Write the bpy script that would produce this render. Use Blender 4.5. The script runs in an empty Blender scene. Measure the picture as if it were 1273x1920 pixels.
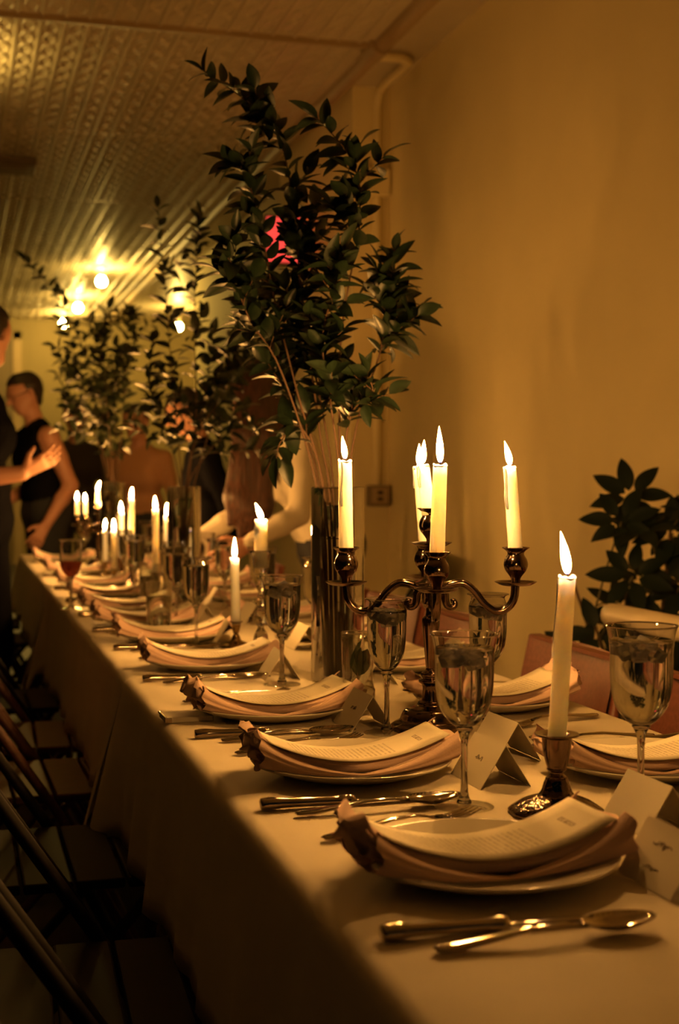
import bpy, bmesh, math, random
import numpy as np
from mathutils import Vector, Matrix

# ------------------------------------------------------------------ camera, world, exposure
S = bpy.context.scene
COL = S.collection
PI = math.pi
YAW = math.atan(722 / 2600.0)
PITCH = math.atan(64 / 2600.0)
cam_data = bpy.data.cameras.new('camera')
cam = bpy.data.objects.new('camera', cam_data)
COL.objects.link(cam)
cam.location = (0, 0, 1.155)
cam.rotation_euler = (PI / 2 - PITCH, 0, -YAW)
cam_data.sensor_fit = 'VERTICAL'
cam_data.sensor_height = 36
cam_data.lens = 36 * 2600 / 1920.0
cam_data.clip_start = 0.02
cam_data.dof.use_dof = True
cam_data.dof.focus_distance = 2.05
cam_data.dof.aperture_fstop = 5.0
S.camera = cam

world = bpy.data.worlds.new('world')
S.world = world
world.use_nodes = True
wb = world.node_tree.nodes['Background']
wb.inputs['Color'].default_value = (0.25, 0.75, 0.9, 1)
wb.inputs['Strength'].default_value = 0.004

S.view_settings.view_transform = 'Standard'
S.view_settings.look = 'None'
S.view_settings.gamma = 1
S.view_settings.use_curve_mapping = False
S.view_settings.exposure = 0.12
cy = S.cycles
cy.max_bounces = 10
cy.transmission_bounces = 10
cy.transparent_max_bounces = 24
cy.sample_clamp_indirect = 2.0
cy.sample_clamp_direct = 0.0
cy.blur_glossy = 0.15
cy.diffuse_bounces = 3
cy.use_denoising = True

FLAME_POWER = 1600.0
BULB_POWER = 400.0

# ------------------------------------------------------------------ materials
def nt(m):
    m.use_nodes = True
    return m.node_tree.nodes, m.node_tree.links, m.node_tree.nodes['Principled BSDF']

def mat(name, col, rough=0.6, metal=0.0, noise=0.0, nscale=20.0, bump=0.0, bscale=60.0, sss=0.0, spec=0.5, coords='Object', emit=None, estr=0.0, stretch=None):
    m = bpy.data.materials.new(name)
    N, L, b = nt(m)
    b.inputs['Base Color'].default_value = (*col, 1)
    b.inputs['Roughness'].default_value = rough
    b.inputs['Metallic'].default_value = metal
    b.inputs['Specular IOR Level'].default_value = spec
    tc = N.new('ShaderNodeTexCoord')
    src = tc.outputs[coords]
    if stretch:
        mp = N.new('ShaderNodeMapping')
        mp.inputs['Scale'].default_value = stretch
        L.new(src, mp.inputs['Vector'])
        src = mp.outputs['Vector']
    if noise:
        n = N.new('ShaderNodeTexNoise')
        n.inputs['Scale'].default_value = nscale
        n.inputs['Detail'].default_value = 4
        L.new(src, n.inputs['Vector'])
        r = N.new('ShaderNodeValToRGB')
        r.color_ramp.elements[0].color = (*[c * (1 - noise) for c in col], 1)
        r.color_ramp.elements[1].color = (*[min(1, c * (1 + noise)) for c in col], 1)
        r.color_ramp.elements[0].position = 0.3
        r.color_ramp.elements[1].position = 0.7
        L.new(n.outputs['Fac'], r.inputs['Fac'])
        L.new(r.outputs['Color'], b.inputs['Base Color'])
    if bump:
        n2 = N.new('ShaderNodeTexNoise')
        n2.inputs['Scale'].default_value = bscale
        n2.inputs['Detail'].default_value = 3
        L.new(src, n2.inputs['Vector'])
        bp = N.new('ShaderNodeBump')
        bp.inputs['Strength'].default_value = bump
        bp.inputs['Distance'].default_value = 0.01
        L.new(n2.outputs['Fac'], bp.inputs['Height'])
        L.new(bp.outputs['Normal'], b.inputs['Normal'])
    if sss:
        b.inputs['Subsurface Weight'].default_value = sss
        b.inputs['Subsurface Radius'].default_value = (0.03, 0.025, 0.018)
        b.inputs['Subsurface Scale'].default_value = 2.5
    if emit:
        b.inputs['Emission Color'].default_value = (*emit, 1)
        b.inputs['Emission Strength'].default_value = estr
    return m

def thin_glass(name, tint=(0.97, 0.98, 0.96), blend=0.18, base=0.04):
    # thin blown glass wall: mostly clear, mirror-like towards its edges
    m = bpy.data.materials.new(name)
    m.use_nodes = True
    N, L = m.node_tree.nodes, m.node_tree.links
    N.clear()
    out = N.new('ShaderNodeOutputMaterial')
    tr = N.new('ShaderNodeBsdfTransparent')
    tr.inputs['Color'].default_value = (*tint, 1)
    gl = N.new('ShaderNodeBsdfGlossy')
    gl.inputs['Roughness'].default_value = 0.03
    gl.inputs['Color'].default_value = (1, 1, 1, 1)
    lw = N.new('ShaderNodeLayerWeight')
    lw.inputs['Blend'].default_value = blend
    ad = N.new('ShaderNodeMath')
    ad.operation = 'ADD'
    ad.use_clamp = True
    ad.inputs[1].default_value = base
    L.new(lw.outputs['Facing'], ad.inputs[0])
    mx = N.new('ShaderNodeMixShader')
    L.new(ad.outputs[0], mx.inputs['Fac'])
    L.new(tr.outputs[0], mx.inputs[1])
    L.new(gl.outputs[0], mx.inputs[2])
    L.new(mx.outputs[0], out.inputs['Surface'])
    return m

def refract(name, ior, col=(1, 1, 1), rough=0.0):
    m = bpy.data.materials.new(name)
    N, L, b = nt(m)
    b.inputs['Base Color'].default_value = (*col, 1)
    b.inputs['Roughness'].default_value = rough
    b.inputs['IOR'].default_value = ior
    b.inputs['Transmission Weight'].default_value = 1
    return m

M = {}
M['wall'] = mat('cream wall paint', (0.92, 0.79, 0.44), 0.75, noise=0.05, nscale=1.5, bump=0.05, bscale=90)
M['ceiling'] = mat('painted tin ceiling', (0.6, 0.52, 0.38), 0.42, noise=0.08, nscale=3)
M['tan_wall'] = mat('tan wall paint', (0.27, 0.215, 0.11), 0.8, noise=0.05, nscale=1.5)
M['low_bounce_wall'] = mat('near-black wall against bounce light', (0.03, 0.022, 0.018), 0.8)  # wall out of view, made near-black so it bounces little light
M['trim'] = mat('brown trim paint', (0.42, 0.31, 0.18), 0.5, noise=0.06, nscale=6)
M['dark_trim'] = mat('dark fixture paint', (0.2, 0.15, 0.09), 0.6)
M['floor'] = mat('dark floorboards', (0.022, 0.019, 0.018), 0.5, noise=0.4, nscale=6, stretch=(8, 0.6, 1))
M['cloth'] = mat('cream linen', (0.8, 0.72, 0.56), 0.85, noise=0.04, nscale=8, bump=0.12, bscale=14)
M['napkin'] = mat('dusty pink cotton', (0.8, 0.56, 0.46), 0.9, bump=0.1, bscale=300)
M['plate'] = mat('glazed cream porcelain', (0.82, 0.76, 0.62), 0.18)
M['card'] = mat('ivory card stock', (0.84, 0.77, 0.6), 0.8)
M['ink'] = mat('brown ink', (0.1, 0.06, 0.03), 0.8)
M['silver'] = mat('tarnished silver', (0.22, 0.155, 0.125), 0.14, 1.0, noise=0.3, nscale=40)
M['beaded'] = mat('beaded dark silver', (0.17, 0.12, 0.095), 0.1, 1.0, bump=0.35, bscale=70)
M['steel'] = mat('polished flatware steel', (0.46, 0.4, 0.33), 0.09, 1.0)
M['brass'] = mat('dark brass', (0.36, 0.25, 0.12), 0.25, 1.0)
M['wax'] = mat('ivory candle wax', (0.97, 0.92, 0.78), 0.45, sss=1.0, bump=0.05, bscale=120)
M['wick'] = mat('charred wick', (0.02, 0.015, 0.01), 0.9)
M['glass'] = thin_glass('thin clear glass')
M['vase_glass'] = thin_glass('clear vase glass', (0.95, 0.97, 0.93), 0.22, 0.05)
M['crystal'] = refract('cut crystal', 1.5)
M['solid_glass'] = refract('clear glass wall', 1.45)
M['water'] = refract('drinking water', 1.33)
M['ice'] = refract('ice', 1.25, rough=0.2)
M['ice'].node_tree.nodes['Principled BSDF'].inputs['Transmission Weight'].default_value = 0.8
M['pink_drink'] = mat('pink drink', (0.9, 0.22, 0.14), 0.1)
N_, L_, b_ = nt(M['pink_drink'])
b_.inputs['Transmission Weight'].default_value = 0.6
b_.inputs['IOR'].default_value = 1.1
M['leaf'] = mat('dark green leaf', (0.012, 0.024, 0.011), 0.42, noise=0.4, nscale=60)
M['leaf2'] = mat('olive leaf', (0.024, 0.036, 0.014), 0.45, noise=0.4, nscale=60)
M['stem'] = mat('woody stem', (0.13, 0.075, 0.045), 0.7)
M['rubber_leaf'] = mat('umbrella plant leaf', (0.009, 0.018, 0.011), 0.5, spec=0.2)
M['petiole'] = mat('pale green leaf stalk', (0.1, 0.09, 0.04), 0.6)
M['pot'] = mat('dark planter', (0.03, 0.025, 0.02), 0.6)
M['soil'] = mat('potting soil', (0.02, 0.014, 0.01), 0.95, bump=0.5, bscale=80)
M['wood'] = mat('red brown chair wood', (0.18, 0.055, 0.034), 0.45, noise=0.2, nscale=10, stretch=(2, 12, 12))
M['lit_seat_wood'] = mat('brown chair wood', (0.1, 0.04, 0.028), 0.5, noise=0.2, nscale=10, stretch=(2, 12, 12))  # paler copy: light on the aisle seats is put into the wood colour
M['dark_shaded_wood'] = mat('dark wood with painted shade', (0.006, 0.004, 0.004), 0.6, spec=0.2, noise=0.25, nscale=10, stretch=(2, 12, 12))  # near-black copy: shade on the aisle chairs is put into the wood colour
M['cream_paint'] = mat('cream painted bench', (0.7, 0.6, 0.4), 0.4)
M['black_cloth'] = mat('black cloth', (0.006, 0.006, 0.008), 1.0, spec=0.0)
M['charcoal'] = mat('charcoal cloth', (0.03, 0.024, 0.022), 0.9)
M['brown_shirt'] = mat('tan brown shirt', (0.42, 0.22, 0.12), 0.85)
M['white_shirt'] = mat('white shirt', (0.7, 0.62, 0.47), 0.85)
M['skin'] = mat('skin', (0.5, 0.25, 0.17), 0.5)
M['dark_hair'] = mat('dark hair', (0.018, 0.012, 0.01), 0.5)
M['auburn'] = mat('auburn hair', (0.042, 0.014, 0.008), 0.5, noise=0.7, nscale=14, stretch=(10, 10, 0.6), bump=0.6, bscale=14)
M['eye'] = mat('eye', (0.06, 0.04, 0.03), 0.2)
M['lip'] = mat('lips', (0.34, 0.12, 0.1), 0.5)
M['denim'] = mat('dark trousers', (0.02, 0.022, 0.03), 0.9)
M['porcelain'] = mat('lamp holder porcelain', (0.7, 0.62, 0.45), 0.4)
M['bulb'] = mat('lit bulb', (1, 0.9, 0.6), 0.5, emit=(1.0, 0.62, 0.13), estr=BULB_POWER)
M['red_light'] = mat('red lit panel', (0.6, 0.05, 0.05), 0.5, emit=(1.0, 0.07, 0.055), estr=1.0)

def flame_material(name, power):
    m = bpy.data.materials.new(name)
    m.use_nodes = True
    N, L = m.node_tree.nodes, m.node_tree.links
    N.clear()
    out = N.new('ShaderNodeOutputMaterial')
    em = N.new('ShaderNodeEmission')
    tc = N.new('ShaderNodeTexCoord')
    sx = N.new('ShaderNodeSeparateXYZ')
    L.new(tc.outputs['Generated'], sx.inputs[0])
    cr = N.new('ShaderNodeValToRGB')
    e = cr.color_ramp.elements
    e[0].position, e[0].color = 0.0, (0.25, 0.2, 0.5, 1)
    e[1].position, e[1].color = 0.14, (1, 0.47, 0.11, 1)
    e2 = e.new(1.0); e2.color = (1, 0.40, 0.06, 1)
    L.new(sx.outputs['Z'], cr.inputs['Fac'])
    st = N.new('ShaderNodeMapRange')
    st.inputs['From Min'].default_value = 0.02
    st.inputs['From Max'].default_value = 0.2
    st.inputs['To Min'].default_value = 0.6
    st.inputs['To Max'].default_value = power
    L.new(sx.outputs['Z'], st.inputs['Value'])
    L.new(cr.outputs['Color'], em.inputs['Color'])
    L.new(st.outputs[0], em.inputs['Strength'])
    L.new(em.outputs[0], out.inputs['Surface'])
    return m
M['flame'] = flame_material('candle flame', FLAME_POWER)
M['low_flame'] = flame_material('weak candle flame', FLAME_POWER * 0.42)

def menu_material():
    # ivory card with a block of small print and a short title (flat print)
    m = bpy.data.materials.new('printed menu card')
    N, L, b = nt(m)
    b.inputs['Roughness'].default_value = 0.8
    tc = N.new('ShaderNodeTexCoord')
    sx = N.new('ShaderNodeSeparateXYZ')
    L.new(tc.outputs['UV'], sx.inputs[0])
    def mth(op, a, bb=None, c=None):
        n = N.new('ShaderNodeMath'); n.operation = op
        for i, v in enumerate((a, bb, c)):
            if v is None: continue
            if isinstance(v, (int, float)): n.inputs[i].default_value = v
            else: L.new(v, n.inputs[i])
        return n.outputs[0]
    u, v = sx.outputs['X'], sx.outputs['Y']
    line = mth('LESS_THAN', mth('FRACT', mth('MULTIPLY', u, 38.0)), 0.42)
    nz = N.new('ShaderNodeTexNoise'); nz.inputs['Scale'].default_value = 1.0; nz.inputs['Detail'].default_value = 1
    cb = N.new('ShaderNodeCombineXYZ')
    L.new(mth('MULTIPLY', mth('FLOOR', mth('MULTIPLY', u, 38.0)), 7.3), cb.inputs[0])
    L.new(mth('MULTIPLY', v, 42.0), cb.inputs[1])
    L.new(cb.outputs[0], nz.inputs['Vector'])
    word = mth('GREATER_THAN', nz.outputs['Fac'], 0.46)
    inu = mth('MULTIPLY', mth('GREATER_THAN', u, 0.16), mth('LESS_THAN', u, 0.72))
    inv = mth('LESS_THAN', mth('ABSOLUTE', mth('SUBTRACT', v, 0.5)), 0.3)
    body = mth('MULTIPLY', mth('MULTIPLY', line, word), mth('MULTIPLY', inu, inv))
    tl = mth('MULTIPLY', mth('LESS_THAN', mth('ABSOLUTE', mth('SUBTRACT', u, 0.88)), 0.013),
             mth('LESS_THAN', mth('ABSOLUTE', mth('SUBTRACT', v, 0.5)), 0.16))
    nz2 = N.new('ShaderNodeTexNoise'); nz2.inputs['Scale'].default_value = 55.0
    L.new(tc.outputs['UV'], nz2.inputs['Vector'])
    title = mth('MULTIPLY', tl, mth('GREATER_THAN', nz2.outputs['Fac'], 0.47))
    mask = mth('MULTIPLY', mth('MAXIMUM', mth('MULTIPLY', body, 0.55), title), 0.8)
    mx = N.new('ShaderNodeMix'); mx.data_type = 'RGBA'
    mx.inputs[6].default_value = (0.84, 0.77, 0.6, 1)
    mx.inputs[7].default_value = (0.2, 0.12, 0.06, 1)
    L.new(mask, mx.inputs[0])
    L.new(mx.outputs[2], b.inputs['Base Color'])
    return m
M['menu'] = menu_material()

# ------------------------------------------------------------------ helpers
class MB:
    """collects shapes into one mesh"""
    def __init__(self):
        self.v, self.f, self.s = [], [], []
    def add(self, verts, faces, smooth=True, mtx=None):
        o = len(self.v)
        if mtx is not None:
            verts = [mtx @ Vector(p) for p in verts]
        self.v.extend([tuple(p) for p in verts])
        self.f.extend([tuple(i + o for i in f) for f in faces])
        self.s.extend([smooth] * len(faces))
        return self
    def box(self, lo, hi, mtx=None, bevel=0.0):
        if bevel > 0:
            bm = bmesh.new()
            bmesh.ops.create_cube(bm, size=1)
            for w in bm.verts:
                w.co = Vector([(lo[i] + hi[i]) / 2 + w.co[i] * (hi[i] - lo[i]) for i in range(3)])
            bmesh.ops.bevel(bm, geom=bm.edges[:], offset=bevel, segments=2, affect='EDGES', profile=0.5)
            bm.verts.ensure_lookup_table(); bm.verts.index_update()
            vs = [w.co.copy() for w in bm.verts]
            fs = [[w.index for w in f.verts] for f in bm.faces]
            bm.free()
            return self.add(vs, fs, False, mtx)
        x0, y0, z0 = lo; x1, y1, z1 = hi
        vs = [(x0, y0, z0), (x1, y0, z0), (x1, y1, z0), (x0, y1, z0), (x0, y0, z1), (x1, y0, z1), (x1, y1, z1), (x0, y1, z1)]
        fs = [(3, 2, 1, 0), (4, 5, 6, 7), (0, 1, 5, 4), (1, 2, 6, 5), (2, 3, 7, 6), (3, 0, 4, 7)]
        return self.add(vs, fs, False, mtx)
    def lathe(self, prof, seg=32, mtx=None, smooth=True, lobes=0, amp=0.0, close=True):
        vs, fs = [], []
        n = len(prof)
        for i, (r, z) in enumerate(prof):
            for k in range(seg):
                a = 2 * PI * k / seg
                rr = r * (1 + amp * math.cos(lobes * a)) if lobes else r
                vs.append((rr * math.cos(a), rr * math.sin(a), z))
        for i in range(n - 1):
            for k in range(seg):
                k2 = (k + 1) % seg
                fs.append((i * seg + k, i * seg + k2, (i + 1) * seg + k2, (i + 1) * seg + k))
        if close:
            if prof[0][0] > 1e-6: fs.append(tuple(range(seg - 1, -1, -1)))
            if prof[-1][0] > 1e-6: fs.append(tuple((n - 1) * seg + k for k in range(seg)))
        return self.add(vs, fs, smooth, mtx)
    def tube(self, pts, rad, seg=8, caps=True, flat=1.0, mtx=None):
        pts = [Vector(p) for p in pts]
        n = len(pts)
        if not isinstance(rad, (list, tuple)):
            rad = [rad] * n
        t0 = (pts[1] - pts[0]).normalized()
        ref = Vector((0, 0, 1)) if abs(t0.z) < 0.9 else Vector((1, 0, 0))
        nx = t0.cross(ref).normalized()
        vs, fs = [], []
        for i in range(n):
            t = (pts[min(i + 1, n - 1)] - pts[max(i - 1, 0)])
            t = t.normalized() if t.length > 1e-9 else t0
            nx = (nx - t * nx.dot(t)).normalized()
            ny = t.cross(nx)
            for k in range(seg):
                a = 2 * PI * k / seg
                vs.append(pts[i] + (nx * math.cos(a) + ny * math.sin(a) * flat) * rad[i])
        for i in range(n - 1):
            for k in range(seg):
                k2 = (k + 1) % seg
                fs.append((i * seg + k, i * seg + k2, (i + 1) * seg + k2, (i + 1) * seg + k))
        if caps:
            fs.append(tuple(range(seg - 1, -1, -1)))
            fs.append(tuple((n - 1) * seg + k for k in range(seg)))
        return self.add(vs, fs, True, mtx)
    def ball(self, c, r, seg=12, rings=8, sc=(1, 1, 1), mtx=None):
        prof = [(max(1e-5, r * math.sin(PI * i / rings)), -r * math.cos(PI * i / rings)) for i in range(rings + 1)]
        T = Matrix.Translation(c) @ Matrix.Diagonal((*sc, 1))
        if mtx is not None: T = mtx @ T
        return self.lathe(prof, seg, T)
    def grid(self, fn, nu, nv, smooth=True, thick=0.0):
        vs = [Vector(fn(i / nu, j / nv)) for i in range(nu + 1) for j in range(nv + 1)]
        fs = [(i * (nv + 1) + j, (i + 1) * (nv + 1) + j, (i + 1) * (nv + 1) + j + 1, i * (nv + 1) + j + 1) for i in range(nu) for j in range(nv)]
        return self.add(vs, fs, smooth)
    def mesh(self, name, material):
        me = bpy.data.meshes.new(name)
        me.from_pydata(self.v, [], self.f)
        me.polygons.foreach_set('use_smooth', self.s)
        me.materials.append(material)
        me.update()
        return me
    def build(self, name, material, parent=None, loc=None, sub=0):
        o = bpy.data.objects.new(name, self.mesh(name, material))
        COL.objects.link(o)
        if parent is not None: o.parent = parent
        if loc is not None: o.location = loc
        if sub:
            md = o.modifiers.new('sub', 'SUBSURF'); md.levels = sub; md.render_levels = sub
        return o

def tag(o, label, cat, group=None, kind=None):
    o['label'] = label
    o['category'] = cat
    if group: o['group'] = group
    if kind: o['kind'] = kind
    return o

def thing(name, loc, rz, label, cat, group=None):
    o = bpy.data.objects.new(name, None)
    o.empty_display_size = 0.05
    COL.objects.link(o)
    o.location = loc
    o.rotation_euler = (0, 0, rz)
    return tag(o, label, cat, group)

def struct(o):
    o['kind'] = 'structure'
    return o

def dup(root, loc, rz, label, group=None, scale=None):
    r = root.copy(); COL.objects.link(r)
    r.location = loc; r.rotation_euler = (0, 0, rz); r['label'] = label
    if group: r['group'] = group
    if scale: r.scale = scale
    for ch in list(root.children):
        c = ch.copy(); COL.objects.link(c); c.parent = r
        for g in ch.children:
            d = g.copy(); COL.objects.link(d); d.parent = c
    return r

def catmull(pts, per=5):
    P = [Vector(p) for p in pts]
    P = [P[0] * 2 - P[1]] + P + [P[-1] * 2 - P[-2]]
    out = []
    for i in range(1, len(P) - 2):
        for k in range(per):
            t = k / per
            a, b, c, d = P[i - 1], P[i], P[i + 1], P[i + 2]
            out.append(0.5 * ((2 * b) + (c - a) * t + (2 * a - 5 * b + 4 * c - d) * t * t + (3 * b - a - 3 * c + d) * t ** 3))
    out.append(P[-2])
    return out

def smooth_prof(prof, per=4):
    pts = catmull([(r, 0, z) for r, z in prof], per)
    return [(max(1e-5, p.x), p.z) for p in pts]

ORD = ['first', 'second', 'third', 'fourth', 'fifth', 'sixth', 'seventh', 'eighth', 'ninth', 'tenth', 'eleventh', 'twelfth']
T = 0.75        # table top height
RIGHT = Vector((math.cos(YAW), -math.sin(YAW), 0))
FWD = Vector((math.sin(YAW), math.cos(YAW), 0))

# ------------------------------------------------------------------ the room
WX, CZ, BY = 2.3, 3.28, 19.0
struct(MB().box((-3.7, -1.5, -0.06), (3.6, BY + 0.2, 0)).build('floor', M['floor']))
struct(MB().box((WX, -1.5, 0), (WX + 0.15, 13.6, CZ)).build('wall_right', M['wall']))
struct(MB().box((WX + 0.15, 13.45, 0), (3.5, 13.6, CZ)).box((3.4, 13.6, 0), (3.55, BY + 0.1, CZ)).build('wall_recess', M['wall']))
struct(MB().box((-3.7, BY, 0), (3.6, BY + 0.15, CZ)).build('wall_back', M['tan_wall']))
struct(MB().box((-3.7, -1.5, 0), (-3.55, BY + 0.1, CZ)).build('wall_left', M['low_bounce_wall']))
# boxed-out column on the right wall
struct(MB().box((2.09, 7.27, 0), (WX + 0.01, 9.0, CZ), bevel=0.004).build('column', M['wall']))
struct(MB().box((WX - 0.018, -1.5, 0), (WX, 7.27, 0.12)).build('baseboard_right', M['trim']))
# doorway and frame in the back wall
dr = struct(MB().box((-0.35, BY - 0.03, 0), (0.76, BY + 0.02, 3.0)).build('door_1', M['dark_trim']))
MB().box((0.76, BY - 0.05, 0), (0.87, BY, 3.1)).box((-0.46, BY - 0.05, 0), (-0.35, BY, 3.1)).box((-0.46, BY - 0.05, 3.0), (0.87, BY, 3.1)).build('door_frame', M['trim'], dr)

# tin ceiling: sheets with raised ribs and chains of pressed ovals between them
ceil_ = struct(MB().box((-3.7, -1.5, CZ), (3.6, BY + 0.2, CZ + 0.08)).build('ceiling', M['ceiling']))
PITCHX = 0.108
seams = [-1.4, 0.3, 2.4, 4.45, 6.56, 8.7, 10.8, 12.9, 15.0, 17.1, BY]
rib_me = {}
k0 = -8
for s in range(3, len(seams) - 1):
    y0, y1 = seams[s] + 0.03, seams[s + 1] - 0.03
    me = None
    for k in range(k0, 20):
        x = 0.187 + k * PITCHX
        if x > 1.93: continue
        if me is None:
            L = y1 - y0
            mb = MB()
            mb.add([(-0.012, 0, 0), (-0.006, 0, -0.011), (0.006, 0, -0.011), (0.012, 0, 0), (-0.012, L, 0), (-0.006, L, -0.011), (0.006, L, -0.011), (0.012, L, 0)],
                   [(0, 1, 5, 4), (1, 2, 6, 5), (2, 3, 7, 6), (0, 3, 2, 1), (4, 5, 6, 7)], False)
            me = mb.mesh('ceiling_rib', M['ceiling'])
        o = bpy.data.objects.new('ceiling_rib', me); COL.objects.link(o)
        o.parent = ceil_; o.location = (x, y0, CZ)
for s in range(3, len(seams) - 1):
    y = seams[s]
    # lap joint of two tin sheets: a low lip, much deeper at the bent seam over the near table
    h, m_ = (0.028, M['trim']) if s == 4 else (0.007, M['ceiling'])
    MB().add([(-3.5, y - 0.022, CZ), (-3.5, y - 0.018, CZ - h), (-3.5, y + 0.012, CZ - h * 0.8), (-3.5, y + 0.03, CZ),
              (2.0, y - 0.022, CZ), (2.0, y - 0.018, CZ - h), (2.0, y + 0.012, CZ - h * 0.8), (2.0, y + 0.03, CZ)],
             [(0, 1, 5, 4), (1, 2, 6, 5), (2, 3, 7, 6), (0, 3, 2, 1), (4, 5, 6, 7)], False).build('ceiling_joint', m_, ceil_)
def oval_ring(cx, cy_, rx, ry, seg):
    vs, fs = [], []
    for k in range(seg):
        a = 2 * PI * k / seg
        c, s_ = math.cos(a), math.sin(a)
        for (dr_, z) in ((0.86, 0), (0.95, -0.009), (1.05, -0.009), (1.14, 0)):
            vs.append((cx + c * rx * dr_, cy_ + s_ * ry * dr_, CZ + z))
    for k in range(seg):
        k2 = (k + 1) % seg
        for j in range(3):
            fs.append((k * 4 + j, k * 4 + j + 1, k2 * 4 + j + 1, k2 * 4 + j))
    return vs, fs
ring_mb = MB(); near = 0
for s in range(3, len(seams) - 1):
    y0, y1 = seams[s] + 0.05, seams[s + 1] - 0.05
    n = int((y1 - y0) / 0.172)
    for k in range(0, 17):
        x = 0.187 + (k - 0.5) * PITCHX
        for j in range(n):
            yy = y0 + (j + 0.5) * (y1 - y0) / n
            seg = 14 if yy < 9 else (10 if yy < 13 else 6)
            ring_mb.add(*oval_ring(x, yy, 0.03, 0.079, seg))
ro = ring_mb.build('pressed_ovals', M['ceiling'], ceil_); ro['kind'] = 'stuff'

# half round moulding along the ceiling edge with its joint collar, and the conduit down the column
mold = [(2.03 + 0.045 * math.cos(a), CZ - 0.05 * math.sin(a)) for a in [PI * i / 16 for i in range(17)]]
def extr(prof, y0, y1):
    n = len(prof)
    vs = [(p[0], y0, p[1]) for p in prof] + [(p[0], y1, p[1]) for p in prof]
    fs = [(i, i + 1, n + i + 1, n + i) for i in range(n - 1)] + [tuple(range(n)), tuple(range(2 * n - 1, n - 1, -1))]
    return MB().add(vs, fs, False)
struct(extr(mold, 4.0, 6.5).build('trim_1', M['trim']))
struct(extr(mold, 6.66, BY).build('trim_2', M['trim']))
struct(extr([(2.03 + (p[0] - 2.03) * 1.3 - 0.01, CZ - (CZ - p[1]) * 1.25) for p in mold], 6.5, 6.66).build('trim_3', M['trim']))
cond = thing('conduit', (2.22, 7.25, 0), 0, 'pale painted conduit running down the face of the wall column', 'conduit')
cpts = [(-0.2, -0.62, CZ - 0.035), (-0.06, -0.62, CZ - 0.035), (-0.01, -0.57, CZ - 0.035), (0.0, -0.5, CZ - 0.035), (0, -0.12, CZ - 0.035), (0, -0.05, CZ - 0.055), (0, -0.02, CZ - 0.12), (0, -0.015, CZ - 0.3), (0, -0.015, 2.6), (0, -0.015, 1.9), (0, -0.015, 1.1)]
MB().tube(catmull(cpts, 4), 0.022, 10).build('pipe', M['wall'], cond)
MB().box((-0.075, -0.05, 2.68), (0.07, 0.02, 2.83), bevel=0.01).build('junction_box', M['wall'], cond)
ob = thing('outlet_box', (2.225, 7.25, 1.0), 0, 'dark square outlet box at the foot of the conduit', 'outlet box')
MB().box((-0.058, -0.06, 0.0), (0.058, 0.02, 0.115), bevel=0.008).build('body', M['dark_trim'], ob)
MB().box((-0.045, -0.066, 0.015), (0.045, -0.058, 0.1), bevel=0.003).build('face_plate', M['trim'], ob)
MB().box((-0.015, -0.07, 0.03), (0.015, -0.064, 0.05)).box((-0.015, -0.07, 0.065), (0.015, -0.064, 0.085)).build('socket', M['wick'], ob)

vent = thing('ceiling_vent', (0.18, 9.6, CZ - 0.06), 0, 'dark flat rectangular fixture on the patterned ceiling', 'ceiling vent')
MB().box((-0.55, -0.16, 0), (0.36, 0.16, 0.06), bevel=0.006).build('housing', M['dark_trim'], vent)
MB().box((-0.5, -0.11, -0.012), (0.31, 0.11, 0.002), bevel=0.003).build('cover', M['dark_trim'], vent)

# lamps
def globe_lamp(loc, label, r=0.05):
    t = thing('globe_lamp', (loc[0], loc[1], CZ), 0, label, 'lamp', 'bare ceiling bulbs')
    dz = CZ - loc[2]
    MB().lathe(smooth_prof([(0.001, 0), (0.07, -0.002), (0.075, -0.02), (0.04, -0.035), (0.03, -dz + r + 0.03), (0.026, -dz + r * 0.85)]), 20).build('lamp_holder', M['porcelain'], t)
    MB().lathe(smooth_prof([(0.001, -dz - r), (r * 0.7, -dz - r * 0.75), (r, -dz), (r * 0.72, -dz + r * 0.72), (r * 0.42, -dz + r * 1.15)]), 20).build('glass_bulb', M['bulb'], t)
    return t
globe_lamp((1.44, 14.14, 3.13), 'bare glowing bulb on the ceiling, highest of those over the far greenery')
globe_lamp((1.40, 16.4, 3.13), 'bare glowing bulb on the ceiling, middle of the three in line')
globe_lamp((1.36, 18.1, 3.13), 'bare glowing bulb on the ceiling by the back wall')
upl = thing('added_bowl_lamp', (-0.25, 7.2, CZ), 0, 'unseen aisle bulb in an added bowl that keeps its light off the table', 'lamp')  # bulb out of view; opaque bowl added so it lights only the ceiling
MB().tube([(0, 0, 0), (0, 0, -0.3)], 0.006, 8).build('rod', M['dark_trim'], upl)
MB().lathe(smooth_prof([(0.001, -0.40), (0.08, -0.385), (0.14, -0.33), (0.165, -0.26), (0.162, -0.26), (0.135, -0.325), (0.075, -0.375), (0.001, -0.39)]), 28).build('bowl', M['dark_trim'], upl)
MB().ball((0, 0, -0.32), 0.045, 16, 10).build('glass_bulb', M['bulb'], upl)
globe_lamp((2.7, 17.2, 3.03), 'small bare bulb glowing alone between the tall branches of the middle vase', 0.045)
sign = thing('red_light_box', (2.05, 8.35, 2.46), 0, 'red glowing light box on the column behind the tall branches', 'light box')
MB().box((-0.22, -0.05, 0), (0.04, 0.05, 0.3), bevel=0.01).build('housing', M['dark_trim'], sign)
MB().box((-0.205, -0.056, 0.015), (0.025, -0.049, 0.285), bevel=0.002).build('lit_panel', M['red_light'], sign)

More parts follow.
